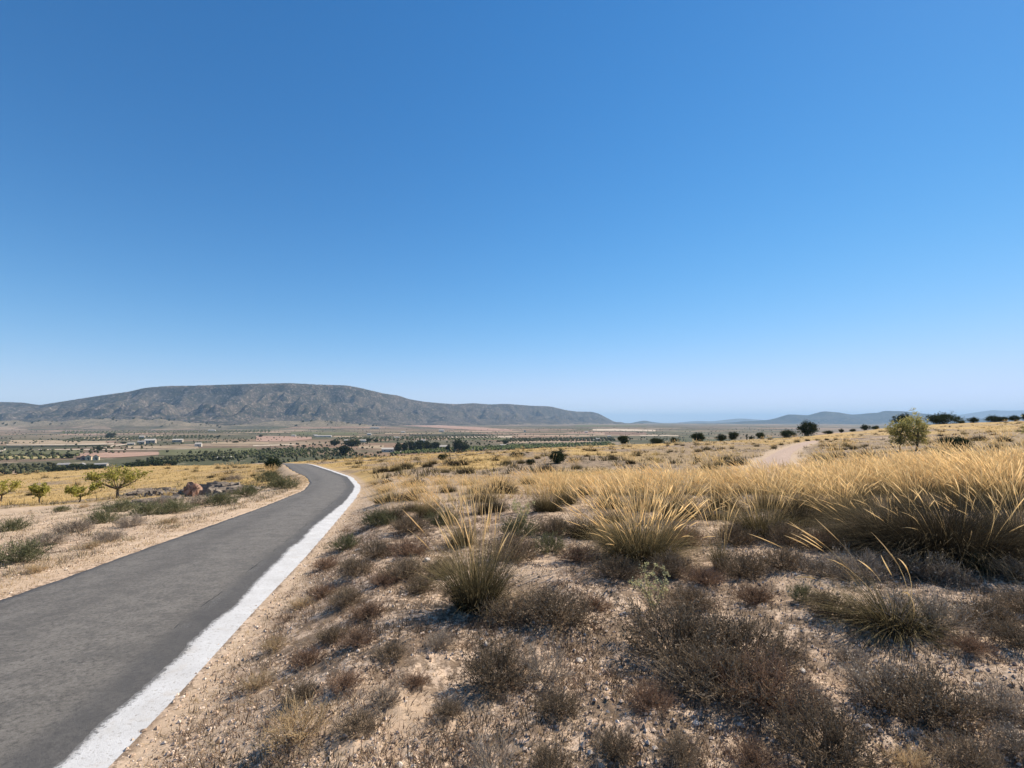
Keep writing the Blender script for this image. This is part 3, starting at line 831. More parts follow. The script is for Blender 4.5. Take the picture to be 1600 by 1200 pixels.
ALMM = blade_mat('almond_leaf', [(0, (.24, .23, .05)), (.5, (.40, .36, .09)), (1, (.56, .48, .15))], .45, .3, .1)
GREENM = blade_mat('olive_green_leaf', [(0, (.22, .20, .07)), (.5, (.36, .32, .12)), (1, (.50, .44, .18))], .5, .3, .1)

def limbs(R, segs):
    """tapered six-sided limbs: list of (p0, p1, r0, r1)"""
    V = []; F = []; A = []; o = 0; ns = 6
    for (p0, p1, r0, r1) in segs:
        p0 = np.array(p0, float); p1 = np.array(p1, float); d = p1 - p0; d /= np.linalg.norm(d) + 1e-9
        u = np.cross(d, [.3, .9, .2]); u /= np.linalg.norm(u); v = np.cross(d, u)
        for p, r in ((p0, r0), ((p0 + p1) / 2 + R.normal(0, .03, 3) * np.linalg.norm(p1 - p0), (r0 + r1) / 2), (p1, r1)):
            for s in range(ns):
                a = 2 * math.pi * s / ns; V.append(p + (u * math.cos(a) + v * math.sin(a)) * r); A.append((R.uniform(), .5, 0))
        for i in range(2):
            for s in range(ns): F.append([o + i * ns + s, o + i * ns + (s + 1) % ns, o + (i + 1) * ns + (s + 1) % ns, o + (i + 1) * ns + s])
        o += 3 * ns
    return np.array(V), np.array(F), np.array(A)

def tree_parts(seed, H=5., W=4.5, trunk=.9, nclump=60, perclump=70, leaf=.16, mat=None, flat=.75, lean=0., low=.25, stems=1, topbias=.0):
    """unit: metres. crown = clumps of small leaf faces on the shell and inside of an uneven crown"""
    R = np.random.default_rng(seed); segs = []; tips = []
    for st in range(stems):
        off = np.array([R.normal(0, .12 * (stems > 1)), R.normal(0, .12 * (stems > 1)), 0]) * W
        top = np.array([lean + R.normal(0, .05 * W), R.normal(0, .05 * W), H * .62]) + off * 1.6
        segs.append((off * .4 + [0, 0, -.15], top, .035 * H / stems ** .5, .014 * H))
        for k in range(9):
            t = R.uniform(.3, 1); b = off * .4 + (top - off * .4) * t
            a = R.uniform(0, 6.28); l = W * .42 * R.uniform(.5, 1)
            e = b + np.array([math.cos(a) * l, math.sin(a) * l, l * R.uniform(.2, .8)])
            e[2] = min(e[2], H * .93); segs.append((b, e, .012 * H, .004 * H)); tips.append(e)
    V, F, A = limbs(R, segs)
    parts = [('trunk', mesh('trunk', V, F, BARK, A))]
    # clump centres inside an uneven ellipsoid
    C = []
    ph = R.uniform(0, 6.28, 6)
    while len(C) < nclump:
        d = R.normal(0, 1, 3); d /= np.linalg.norm(d); rr = R.uniform(.35, 1) ** .6
        a = math.atan2(d[1], d[0])
        lobe = 1 + .16 * math.sin(2 * a + ph[0]) + .12 * math.sin(3 * a + ph[1]) + .14 * math.sin(5 * d[2] + ph[2] + a)
        p = np.array([d[0] * W / 2 * rr * lobe + lean * .8, d[1] * W / 2 * rr * lobe, H * (low + (1 - low) * .5) + d[2] * H * (1 - low) * .5 * rr * (lobe if d[2] > 0 else 1)])
        if d[2] < 0: p[2] = max(p[2], H * low * (.8 + .5 * R.uniform()))
        C.append(p)
    C = np.array(C); cs = R.uniform(.5, 1.1, nclump) * W * .105
    p = np.repeat(C, perclump, 0) + R.normal(0, 1, (nclump * perclump, 3)) * np.repeat(cs, perclump)[:, None] * np.array([1, 1, flat])
    p[:, 2] = np.maximum(p[:, 2], H * low * .35 + .03)
    q = quads(R, p, leaf)
    q[2][:, 0] = np.clip(np.repeat(np.repeat(R.uniform(0, 1, nclump), perclump), 4) * .6 + q[2][:, 0] * .4, 0, 1)
    parts.append(('crown', mesh('crown', q[0], q[1], mat, q[2])))
    return parts

def stalk_objects(seed, n, rad, SH, stilt, wind):
    """every stalk with its seed spike is a mesh of its own"""
    R = np.random.default_rng(seed); s = blades(R, n, rad * .8, SH, stilt, .32, .0034, 6, wind, .3, .13, tipw=.6)
    sp = spikes(R, s[3], n, R.uniform(.0036, .0058, n), R.uniform(.26, .42, n) * SH); out = []
    a, b = len(s[0]) // n, len(sp[0]) // n; fa, fb = len(s[1]) // n, len(sp[1]) // n
    for i in range(n):
        V = np.vstack([s[0][i * a:(i + 1) * a], sp[0][i * b:(i + 1) * b]]); F = np.vstack([s[1][i * fa:(i + 1) * fa] - i * a, sp[1][i * fb:(i + 1) * fb] - i * b + a])
        A = np.vstack([s[2][i * a:(i + 1) * a], sp[2][i * b:(i + 1) * b]])
        out.append(('stalk', mesh('stalk', V, F, [STALK, SPIKE], A, mi=[0] * fa + [1] * fb)))
    return out

# ------------------------------------------------------------------ planting
ORD = ['first', 'second', 'third', 'fourth', 'fifth', 'sixth', 'seventh', 'eighth', 'ninth', 'tenth', 'eleventh', 'twelfth', 'thirteenth', 'fourteenth', 'fifteenth', 'sixteenth', 'seventeenth', 'eighteenth', 'nineteenth', 'twentieth', 'twenty-first', 'twenty-second', 'twenty-third', 'twenty-fourth', 'twenty-fifth', 'twenty-sixth', 'twenty-seventh', 'twenty-eighth', 'twenty-ninth', 'thirtieth']

def px_h(px, py0, py1, x, y):
    """height in metres of something that spans py0 (base) to py1 (top) in the photograph at x, y"""
    return (py0 - py1) / FPX * y

def put(name, parts, label, cat, px, py, rz=None, s=1.0, group=None, sink=0.0):
    x, y = at(px, py)
    return place(name, parts, label, cat, x, y, rz, s, group, sink)

G_T = 'esparto grass tussocks'
# --- near tussock kinds
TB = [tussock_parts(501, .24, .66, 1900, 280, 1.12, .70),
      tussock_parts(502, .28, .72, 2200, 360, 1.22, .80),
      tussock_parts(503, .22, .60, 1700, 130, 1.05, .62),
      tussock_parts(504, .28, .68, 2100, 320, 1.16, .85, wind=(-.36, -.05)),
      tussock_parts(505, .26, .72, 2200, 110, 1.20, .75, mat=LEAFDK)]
DARKB = tussock_parts(506, .26, .60, 2200, 0, 1, .95, mat=LEAFDK)  # leaf-only domes in the shaded leaf colour, added to darken the band's base

def near_tussocks():
    def T(seed, rad, H, nleaf, SH, stilt, n, wind, spread, label, px, py, mat=LEAF, curl=1.0, rz=0, s=1.0, single_=True):
        t = tussock_parts(seed, rad, H, nleaf, 0 if single_ else n, SH, spread, mat, wind=wind, curl=curl, stilt=stilt)
        if single_: t = t + stalk_objects(seed + 50, n, rad, SH, stilt, wind)
        put('grass_tussock', t, label, 'grass tussock', px, py, rz, s, G_T)
    T(511, .19, .80, 2300, 1.02, .24, 42, (-.12, 0), .50, 'olive tussock with upright gold stalks standing alone, nearest the camera left of centre', 745, 948, curl=.85)
    T(512, .16, .50, 1100, 1.05, .28, 60, (-.45, 0), .55, 'tussock whose orange gold stalks fan to the left, right behind the lone one', 722, 850)
    T(513, .32, .80, 4200, 1.12, .55, 380, (-.1, 0), .85, 'big rounded olive and gold tussock right of centre with a dark shaded foot', 1000, 872, s=1.1, single_=False)
    T(514, .22, .62, 2600, .98, .4, 30, (-.1, 0), .85, 'small olive tussock with few stalks, left of the big rounded one', 916, 838, mat=LEAFDK)
    T(515, .08, .42, 520, 1.0, .2, 26, (-.06, 0), .4, 'thin tussock with a sparse upright sheaf of gold stalks, between two bushy tussocks', 1126, 886, curl=.6, s=.88)
    T(516, .30, .70, 3200, 1.12, .45, 130, (-.25, 0), .9, 'olive tussock with dark base right of the thin upright sheaf', 1186, 836, single_=False)
    T(517, .19, .50, 1700, .80, .5, 14, (-.95, 0), 1.05, 'low sprawling grey green tussock, few stalks leaning left, before the giant one', 1392, 985, mat=LEAF, curl=.9)
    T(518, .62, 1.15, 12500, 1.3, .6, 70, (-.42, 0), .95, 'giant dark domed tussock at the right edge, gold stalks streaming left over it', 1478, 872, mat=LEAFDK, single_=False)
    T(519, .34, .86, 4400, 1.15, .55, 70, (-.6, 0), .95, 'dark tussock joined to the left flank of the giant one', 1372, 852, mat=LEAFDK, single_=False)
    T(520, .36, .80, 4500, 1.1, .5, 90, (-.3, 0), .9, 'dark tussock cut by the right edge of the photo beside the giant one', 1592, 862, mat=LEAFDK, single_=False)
    for px, py, s, lab in ((762, 802, .72, 'dark leafy dome without stalks behind the orange gold fan'), (862, 800, .7, 'dark leafy dome at the band edge left of the small olive tussock'), (1062, 840, .7, 'dark leafy dome tucked behind the big rounded tussock on its right'), (1242, 824, .75, 'dark leafy dome between the olive tussock and the giant one'), (1312, 838, .8, 'dark leafy dome left of the giant tussock'), (642, 800, .7, 'dark leafy dome at the left end of the band'), (1120, 812, .7, 'dark leafy dome behind the thin upright sheaf'), (958, 812, .6, 'dark leafy dome between small olive and big rounded tussock'), (1545, 880, .5, 'small dark leafy dome at the right foot of the giant tussock')):
        put('grass_tussock', DARKB, lab, 'grass tussock', px, py, None, s, G_T)
    rows = [('front', [(612, 812, 4, .75), (668, 806, 0, .8), (770, 800, 4, .95), (852, 802, 0, .85), (1062, 812, 1, .85), (1248, 818, 4, .9), (1305, 812, 3, .9)]),
            ('second', [(596, 786, 2, .8), (640, 784, 4, .85), (756, 784, 4, 1.05), (884, 788, 1, 1), (955, 792, 3, 1), (1010, 796, 3, 1), (1130, 796, 3, 1.0), (1205, 796, 1, 1.0), (1262, 792, 3, 1), (1335, 792, 3, 1.05), (1420, 796, 3, 1.1), (1500, 792, 1, 1.1), (1565, 796, 3, 1.1)]),
            ('third', [(602, 768, 0, .85), (655, 770, 3, .9), (700, 768, 1, .9), (745, 770, 3, .95), (792, 769, 1, 1), (872, 770, 0, 1), (915, 771, 3, 1), (958, 772, 1, 1), (1000, 770, 3, 1), (1044, 772, 1, 1), (1085, 772, 3, 1), (1128, 770, 3, 1), (1168, 772, 1, 1), (1212, 772, 3, 1), (1256, 770, 1, 1), (1300, 772, 3, 1), (1350, 770, 3, 1), (1395, 773, 1, 1), (1440, 770, 3, 1.05), (1486, 772, 1, 1.05), (1530, 770, 3, 1.1), (1575, 773, 3, 1.1), (1612, 772, 1, 1.1)]),
            ('rearmost', [(588, 757, 2, .8), (640, 757, 3, .85), (690, 757, 3, .9), (734, 757, 1, .9), (780, 757, 3, .9), (826, 756, 1, .95), (868, 757, 3, .95), (912, 756, 3, 1), (955, 757, 1, 1), (1000, 756, 3, 1), (1048, 755, 3, 1), (1096, 755, 1, 1), (1142, 754, 3, 1), (1190, 755, 3, .9), (1240, 754, 3, .9), (1288, 753, 1, 1), (1336, 752, 3, 1), (1384, 752, 3, 1), (1432, 752, 1, 1), (1478, 752, 3, 1), (1524, 751, 3, 1.05), (1568, 751, 1, 1.05), (1606, 751, 3, 1.1)])]
    sn = {'front': 'front row', 'second': 'second row', 'third': 'third row', 'rearmost': 'rearmost row'}
    look = ['upright gold', 'full golden', 'small gold', 'left leaning', 'dark footed']
    for rn, L in rows:
        for i, (px, py, k, s) in enumerate(L):
            x, y = at(px, py + random.uniform(-1, 1)); top = float(np.interp(px, [590, 700, 900, 1050, 1200, 1300, 1450, 1600], [750, 738, 733, 726, 722, 714, 700, 698]))
            sz = max((py - top - 9) / FPX * y / (1.02, 1.1, .98, 1.05, 1.12)[k], .34) * random.uniform(.9, 1.1); sw = max(sz, .8) * random.uniform(.95, 1.2)
            place('grass_tussock', TB[k], '%s tussock, %s from the left in %s of the tall grass band' % (look[k], ORD[i], sn[rn]), 'grass tussock', x, y, random.uniform(-.35, .35), (sw, sw, sz), 'tussocks of the tall golden grass band')

def off_frame():
    R = np.random.default_rng(33)
    for i in range(16):
        y = R.uniform(2.5, 13); x = 1.15 * y + R.uniform(.6, 7)
        place('grass_tussock', TB[int(R.integers(0, 5))], 'golden tussock standing past the right end of the tall grass band', 'grass tussock', x, y, R.uniform(-.4, .4), R.uniform(.7, 1.1), 'tussocks past the right end of the band')

def mid_tussocks():
    LO = [tussock_parts(531, .26, .60, 420, 90, 1.0, .9, lod=1), tussock_parts(532, .30, .62, 480, 75, 1.0, .95, lod=1, wind=(-.3, 0)),
          tussock_parts(533, .34, .60, 520, 8, .9, 1.0, lod=1, mat=LEAFDK), tussock_parts(534, .28, .55, 420, 90, .95, .8, lod=1, mat=LEAFDK)]
    FO = [tussock_parts(541, .34, .70, 90, 22, 1.0, .95, lod=2), tussock_parts(542, .40, .70, 100, 6, .9, 1.0, lod=2, mat=LEAFDK), tussock_parts(543, .36, .62, 90, 26, .95, .9, lod=2, wind=(-.2, 0))]
    named = [(1355, 716, 2, 1.5, 'dark domed tussock beside the pale track, front right one of the pair'), (1308, 716, 3, 1.3, 'dark domed tussock with gold top, nearer the pale track'),
             (1322, 690, 1, 1.6, 'rounded golden tussock at the outer bend of the pale track'), (1245, 691, 0, 1.5, 'golden tussock with dark foot at the head of the row along the pale track'),
             (1478, 690, 2, 2.2, 'wide dark tussock just right of the yellow green tree'), (1530, 688, 2, 1.9, 'dark tussock second to the right of the yellow green tree'),
             (1570, 690, 3, 1.8, 'dark tussock near the right edge below the ridge grass'),
             (1149, 726, 2, 1.15, 'dark round tussock in the middle distance just behind the grass band'), (1128, 722, 2, 1.0, 'smaller dark tussock left of the round one behind the grass band'),
             (1092, 706, 2, 1.2, 'left of two dark tussocks on the bare rise'), (1104, 703, 2, 1.1, 'right of two dark tussocks on the bare rise'),
             (631, 733, 2, 1.4, 'dark low tussock behind the left end of the grass band'), (702, 727, 2, 1.5, 'wide dark tussock in the pair behind the left part of the band'), (720, 727, 2, 1.6, 'round dark tussock, right one of the pair behind the left part of the band'),
             (668, 730, 3, 1.2, 'upright dark tussock left of the dark pair'), (1209, 701, 0, 1.1, 'small golden tussock with dark foot at the left edge of the pale track'),
             (1262, 689, 3, 1.3, 'second tussock of the row along the pale track'), (1278, 688.5, 0, 1.3, 'third tussock of the row along the pale track'), (1292, 688, 3, 1.2, 'fourth tussock of the row along the pale track'), (1306, 687.5, 0, 1.2, 'fifth tussock of the row along the pale track')]
    for px, py, k, s, lab in named:
        put('grass_tussock', LO[k], lab, 'grass tussock', px, py, None, s, G_T)
    R = np.random.default_rng(77); n = 0; cells = {}
    cand = []
    while n < 205:
        px = R.uniform(-60, 1660); y = 15 + 150 * R.uniform(0, 1) ** 1.3; x = (px - 800) / FPX * y
        u = min(max(x / y, US[0]), US[-1])
        if y > np.interp(u, US, RC) * .97: continue
        vr, vl = road_v(np.array(x), np.array(y))
        if max(vr, vl) < 1.2 or track_dist(np.array([x]), np.array([y]))[0] < 1.9: continue
        if px < 560 and y < 45: continue
        if fbm(x / 16, y / 16, 90, 2) + .05 < -.1 and R.uniform() < .8: continue
        if (int(x), int(y)) in cells: continue
        cells[(int(x), int(y))] = 1; n += 1
        near = y < 55
        k = int(R.choice([0, 1, 2, 2, 3])) if near else int(R.choice([0, 1, 1, 2]))
        ad = ('golden', 'golden', 'dark', 'gold topped')[k] if near else ('golden', 'dark', 'golden')[k]
        if vl > 0: reg, lab = 'far tussocks on the golden field left of the road', 'small ' + ad + ' tussock dotted over the golden field left of the road'
        elif x < .28 * y: reg, lab = 'far tussocks behind the grass band', 'small ' + ad + ' tussock dotted over the slope behind the grass band, left of the track'
        else: reg, lab = 'far tussocks around the pale track', 'small ' + ad + ' tussock dotted over the rise around and beyond the pale track'
        place('grass_tussock', (LO if near else FO)[k], lab, 'grass tussock', x, y, R.uniform(-.5, .5), R.uniform(.65, 1.25) * (1.0 if near else 1.15), reg)

def shrubs():
    D = [shrub_parts(601, .40, .34, 95, 6, 4, TW_DARK, TW_DARK, 4200, .009), shrub_parts(602, .34, .30, 75, 6, 4, TW_DARK, TW_DARK, 1800, .008, upright=1.0)]
    RD = [shrub_parts(603, .36, .26, 80, 6, 4, TW_RED, TW_RED, 2200, .008)]
    GY = [shrub_parts(604, .36, .34, 75, 6, 4, TW_GREY, TW_DARK, 1500, .007, tips=420), shrub_parts(605, .30, .42, 40, 5, 4, TW_GREY, TW_GREY, 500, .006, upright=1.4)]
    ST = [shrub_parts(606, .30, .24, 50, 6, 3, TW_STRAW, TW_STRAW, 600, .007, upright=.8)]
    OL = [shrub_parts(607, .40, .36, 75, 6, 4, TW_OLIVE, TW_OLIVE, 3200, .011)]
    K = {'d': (D[0], 'dark grey brown'), 'e': (D[1], 'dark upright'), 'r': (RD[0], 'reddish brown'), 'g': (GY[0], 'grey, pale tipped'), 't': (GY[1], 'grey bare twigged'), 's': (ST[0], 'straw coloured'), 'o': (OL[0], 'olive green')}
    # bands of the foreground from the front edge backwards: (px, py of the base, kind, width in px)
    bands = [('along the bottom of the photo', [(470, 1150, 's', 150), (770, 1215, 't', 120), (862, 1205, 'd', 90), (960, 1190, 'e', 90), (1065, 1200, 'd', 90), (1180, 1200, 'r', 110), (1290, 1185, 'd', 190), (1420, 1200, 's', 90), (1510, 1205, 'd', 120), (1590, 1190, 'g', 90)]),
             ('in the second line up', [(400, 1075, 's', 70), (470, 1090, 'd', 70), (540, 1075, 'r', 70), (600, 1100, 'g', 60), (650, 1066, 'r', 50), (700, 1120, 'd', 60), (560, 1140, 'd', 80), (778, 1072, 'e', 150), (852, 1072, 't', 110), (872, 1122, 'd', 90), (1015, 1120, 'r', 100), (1120, 1092, 'd', 190), (1195, 1100, 'r', 190), (1262, 1112, 'g', 90), (1375, 1092, 'g', 130), (1445, 1118, 'd', 180), (1560, 1110, 'g', 110)]),
             ('in the third line up', [(430, 1015, 's', 60), (480, 1035, 'r', 70), (520, 1000, 'd', 60), (560, 1010, 'r', 70), (610, 1030, 'd', 60), (690, 1010, 'g', 60), (1060, 1030, 'd', 210), (1160, 1040, 'd', 190), (1240, 1020, 't', 60), (1325, 1030, 'g', 60), (1515, 1022, 'r', 80), (1590, 1015, 'd', 100)]),
             ('level with the lone tussock', [(470, 948, 's', 50), (505, 930, 'r', 60), (540, 945, 'd', 70), (575, 962, 'r', 70), (630, 905, 'd', 90), (800, 968, 'd', 110), (868, 976, 'd', 150), (930, 950, 'r', 60), (1080, 950, 'd', 90), (1180, 940, 'r', 80), (1258, 942, 'o', 60), (1300, 965, 'd', 90), (1455, 985, 'g', 140), (1540, 975, 'd', 110), (1600, 960, 'd', 90)]),
             ('before the tall grass band', [(510, 888, 'r', 50), (540, 858, 'o', 60), (555, 900, 'd', 70), (588, 872, 'd', 70), (600, 915, 'r', 60), (655, 925, 'd', 60), (640, 868, 'r', 80), (690, 900, 'd', 70), (800, 872, 'd', 110), (860, 862, 'o', 70), (905, 880, 'r', 80), (965, 905, 'd', 90), (1050, 898, 'd', 90), (1100, 912, 'r', 80), (1160, 898, 'd', 100), (1225, 892, 'd', 90), (1285, 905, 'g', 80), (1345, 905, 'g', 110), (1412, 900, 'd', 90), (1470, 908, 'g', 100), (1540, 895, 'o', 70), (1590, 905, 'g', 80)]),
             ('at the grass band foot', [(590, 822, 'o', 70), (640, 832, 'd', 70), (690, 820, 'o', 70), (810, 838, 'o', 80), (865, 835, 'd', 70), (960, 850, 'd', 70), (1075, 850, 'r', 80), (1150, 850, 'd', 80), (1235, 850, 'd', 90), (1290, 858, 'r', 80)])]
    for bn, L in bands:
        for i, (px, py, k, wpx) in enumerate(sorted(L)):
            x, y = at(px, py); wm = wpx * 1.10 / FPX * y
            base = {'d': .95, 'e': .8, 'r': .85, 'g': .85, 't': .72, 's': .72, 'o': .95}[k]
            s = wm / base
            sz = s * random.uniform(.85, 1.0)
            place('dwarf_shrub', K[k][0], '%s dwarf shrub, %s from the left %s' % (K[k][1], ORD[i], bn), 'shrub', x, y, random.uniform(0, 6.28), (s, s, sz), 'dwarf shrubs on the bare soil')
    # left verge beyond the road
    lv = [(30, 880, 'o', 95), (15, 830, 'o', 60), (75, 852, 'g', 60), (118, 832, 'g', 70), (160, 818, 'o', 60), (95, 800, 'o', 28), (205, 822, 'g', 60), (232, 805, 'o', 70), (185, 800, 'o', 60), (275, 800, 'o', 60), (310, 790, 'g', 50), (345, 790, 'o', 60), (385, 776, 'o', 55), (250, 790, 'g', 50),
          (170, 845, 'g', 60), (55, 893, 's', 60), (140, 858, 's', 50), (262, 818, 's', 50), (440, 764, 'o', 60), (420, 752, 'o', 50), (365, 752, 'g', 34), (130, 795, 's', 30)]
    for i, (px, py, k, wpx) in enumerate(sorted(lv)):
        x, y = at(px, py); s = wpx / FPX * y / .85
        place('dwarf_shrub', K[k][0], '%s low bush, %s from the left across the road' % (K[k][1], ORD[i]), 'shrub', x, y, random.uniform(0, 6.28), (s, s, s * .8), 'bushes on the verge left of the road')
    # woolly pale plants
    def thistle(seed, H):
        R = np.random.default_rng(seed); segs = []; P = []
        for a in (-.5, -.1, .35):
            p = np.array([0, 0, 0.]); d = np.array([math.sin(a), R.normal(0, .2), 1.0])
            for k in range(6):
                q = p + d * H / 6; segs.append((p, q, .006, .004)); 
                for c in range(30): P.append(q + R.normal(0, .018 + .012 * k / 5, 3))
                if k > 1:
                    e = q + np.array([R.normal(0, .1), R.normal(0, .1), .07]); segs.append((q, e, .004, .002))
                    for c in range(26): P.append(e + R.normal(0, .016, 3))
                p = q; d = d + R.normal(0, .12, 3)
        V, F, A = limbs(R, segs); q = quads(R, np.array(P), .015)
        return [('stem', mesh('stem', V, F, PALEG, A)), ('leaves', mesh('leaves', q[0], q[1], PALEG, q[2]))]
    put('woolly_plant', thistle(1, .42), 'pale yellow green branching plant among dark shrubs right of centre', 'plant', 1022, 950, 0, .72)
    put('woolly_plant', thistle(2, .36), 'pale green branching plant in front of the tall grass band', 'plant', 818, 818, 0, 1.0)

def trees():
    PN = [tree_parts(701, 5, 5.6, 1, 80, 60, .22, PINEM, low=.12), tree_parts(702, 5, 6.6, 1, 80, 60, .22, PINEM, low=.1), tree_parts(703, 5, 4.6, 1, 70, 60, .22, PINEM, low=.15), tree_parts(704, 5, 9.5, 1, 90, 60, .26, PINEM, low=.05)]
    JB = tree_parts(705, 2, 2.5, 1, 70, 60, .10, JUNIM, low=.05)
    lst = [(973, 697, 684, 0, 'round dark pine left of the row on the crest, behind the grass slope'), (1024, 692, 685, 3, 'low wide dark pine on the crest, left of the taller row'), (1052, 690, 683, 1, 'low dark pine on the crest just left of the tallest of the middle row'),
           (1089, 689, 676, 0, 'rounded dark pine with a trunk showing, leftmost of four on the crest'), (1126, 686, 677, 1, 'dark dome shaped pine, second of four on the crest'), (1144, 685, 673, 0, 'broad dark pine, third of four on the crest'), (1186, 684, 675, 0, 'dark dome pine, fourth of four on the crest'),
           (1171, 686, 682, 2, 'tiny dark bush beside the thin cypress'), (1229, 683, 673, 3, 'low spreading dark pine left of the biggest crest pine'), (1261, 681, 661, 1, 'biggest dark pine on the crest beyond the pale track'),
           (1292, 678, 674, 3, 'low dark pine clump just right of the biggest crest pine'), (1312, 677, 672, 2, 'small dark pine on the crest right of the biggest'), (1350, 674, 667, 1, 'domed dark pine halfway between biggest pine and yellow green tree'), (1366, 673, 669, 3, 'low dark pine left of the yellow green tree'),
           (1409, 674, 657, 1, 'dark pine half hidden behind the yellow green tree'), (1472, 664, 650, 3, 'wide dark pine sloping down to the right of the yellow green tree'), (1519, 663, 656, 1, 'small domed pine on the right skyline'), (1552, 662, 654, 3, 'wide dark pine on the right skyline'), (1568, 661, 655, 0, 'dark pine between two others on the right skyline'), (1583, 660, 652.5, 1, 'dark pine next to last on the right skyline'), (1604, 659, 649, 0, 'dark pine at the right edge on the skyline'), (1500, 664, 661, 3, 'low dark pine filling the gap on the right skyline'), (1330, 676, 673, 3, 'flat dark pine between small ones on the crest'),
           ]
    for px, pb, pt, k, lab in lst:
        u = (px - 800) / FPX; yc = float(np.interp(u, US, RC)) * .97; x = u * yc
        H = max((pb - pt + 1.5) / FPX * yc, .8)
        sw = H / 5 * random.uniform(.85, 1.25)
        place('pine_tree', PN[k], lab, 'tree', x, yc, random.uniform(0, 6.28), (sw, sw, H / 5), 'dark pines along the crest', .1)
    # thin cypresses
    cy = tree_parts(706, 4, .9, 1, 40, 40, .14, JUNIM, low=.05, flat=1.5)
    for px, pt, lab in ((1165, 677, 'thin dark cypress on the crest left of the fourth pine'), (1176, 680, 'shorter thin cypress on the crest next to the fourth pine')):
        u = (px - 800) / FPX; yc = 176.
        place('cypress_tree', cy, lab, 'tree', u * yc, yc, 0, (686 - pt) / FPX * yc / 4, None, .05)
    for px, pb, pt, wd, lab in ((425, 735, 717, 25, 'round dark green bush beside the bend on the left of the road'), (872, 724, 705, 26, 'very dark round bush behind the middle of the grass band'), (829, 726, 718, 13, 'small dark bush left of the very dark round one'), (808, 715, 707, 20, 'dark bush at the left of the central slope'), (692, 718, 710, 16, 'dark bush on the golden strip behind the road bend'), (1494, 704, 685, 38, 'rounded green bush right of the yellow green tree'),):
        x, y = at(px, pb); s = (pb - pt) / FPX * y / 2; sw = wd / FPX * y / 2.5
        place('bush', JB, lab, 'bush', x, y, random.uniform(0, 6.28), (sw, sw, s))
    # yellow green trees at right
    gt = tree_parts(711, 3.5, 2.2, 1, 80, 50, .085, GREENM, low=.14, stems=3, flat=1.0)
    g2 = tree_parts(712, 3.1, 1.9, 1, 52, 44, .085, GREENM, low=.16, stems=2, flat=1.1)
    x, y = at(1432, 703); s = 55 / FPX * y / 3.6
    place('broadleaf_tree', gt, 'yellow green bushy tree with several stems standing on the rise at right', 'tree', x, y, .4, (s, s, s))
    place('broadleaf_tree', g2, 'smaller airy yellow green tree touching the left side of the bushy one', 'tree', x - 1.35 * s, y + .5, 1.4, (s, s, s * 1.06))
    x, y = at(1632, 706)
    place('broadleaf_tree', gt, 'yellow green tree cut by the right edge of the photo', 'tree', x, y, 2.4, s * .8)
    # almond trees
    def almond(seed, H, W, n=8):
        R = np.random.default_rng(seed); segs = []; P = []
        top = np.array([R.normal(0, .05), 0, H * .30]); segs.append(((0, 0, -.1), top, .05 * H, .035 * H))
        for k in range(n):
            a = k / n * 6.28 + R.normal(0, .25); l = W * .5 * R.uniform(.7, 1.1)
            m = top + np.array([math.cos(a) * l * .55, math.sin(a) * l * .55, H * .22]); e = top + np.array([math.cos(a) * l, math.sin(a) * l, H * R.uniform(.42, .7)])
            segs += [(top, m, .025 * H, .015 * H), (m, e, .015 * H, .005 * H)]
            for (p, q, c) in ((top, m, 14), (m, e, 100)):
                t = R.uniform(.15 if c > 100 else .5, 1.08, c)[:, None]; P.append(p + (q - p) * t + R.normal(0, .085 * H, (c, 3)) * np.array([1, 1, .7]))
            for j in range(3):
                b = m + (e - m) * R.uniform(.1, .9); f = b + np.array([R.normal(0, .12 * W), R.normal(0, .12 * W), H * R.uniform(.08, .3)]); segs.append((b, f, .008 * H, .003 * H))
                P.append(b + (f - b) * R.uniform(0, 1.1, 40)[:, None] + R.normal(0, .05 * H, (40, 3)))
        V, F, A = limbs(R, segs); q = quads(R, np.vstack(P), .075)
        return [('trunk', mesh('trunk', V, F, BARK, A)), ('crown', mesh('crown', q[0], q[1], ALMM, q[2]))]
    for i, (px, pb, pt, wd, lab) in enumerate([(184, 778, 733, 66, 'largest yellow green almond tree, between small saplings and the rock heap'), (123, 785, 760, 36, 'small spreading almond tree left of the largest one'), (62, 787, 760, 18, 'slender young almond tree, second from the left edge'), (2, 784, 753, 46, 'leafy almond tree cut by the left edge')]):
        x, y = at(px, pb); H = (pb - pt) / FPX * y; W = wd / FPX * y
        place('almond_tree', almond(720 + i, H, W, 9 if wd > 50 else 6), lab, 'tree', x, y, random.uniform(0, 6), 1.0)

def rock(R, size, sub=2, squash=.7, name='stone', mat=None, jag=.35):
    import bmesh
    bm = bmesh.new(); bmesh.ops.create_icosphere(bm, subdivisions=sub, radius=.5)
    ns = [Vector(R.normal(0, 1, 3)).normalized() for _ in range(7)]; ds = R.uniform(.26, .48, 7)
    for v in bm.verts:
        for n_, d_ in zip(ns, ds):
            k = v.co.dot(n_) - d_
            if k > 0: v.co -= n_ * k * .92
        v.co += Vector(R.normal(0, jag * .04, 3)); v.co = Vector((v.co.x * size[0], v.co.y * size[1], v.co.z * size[2]))
    me = bpy.data.meshes.new(name); bm.to_mesh(me); bm.free(); me.materials.append(mat); return me

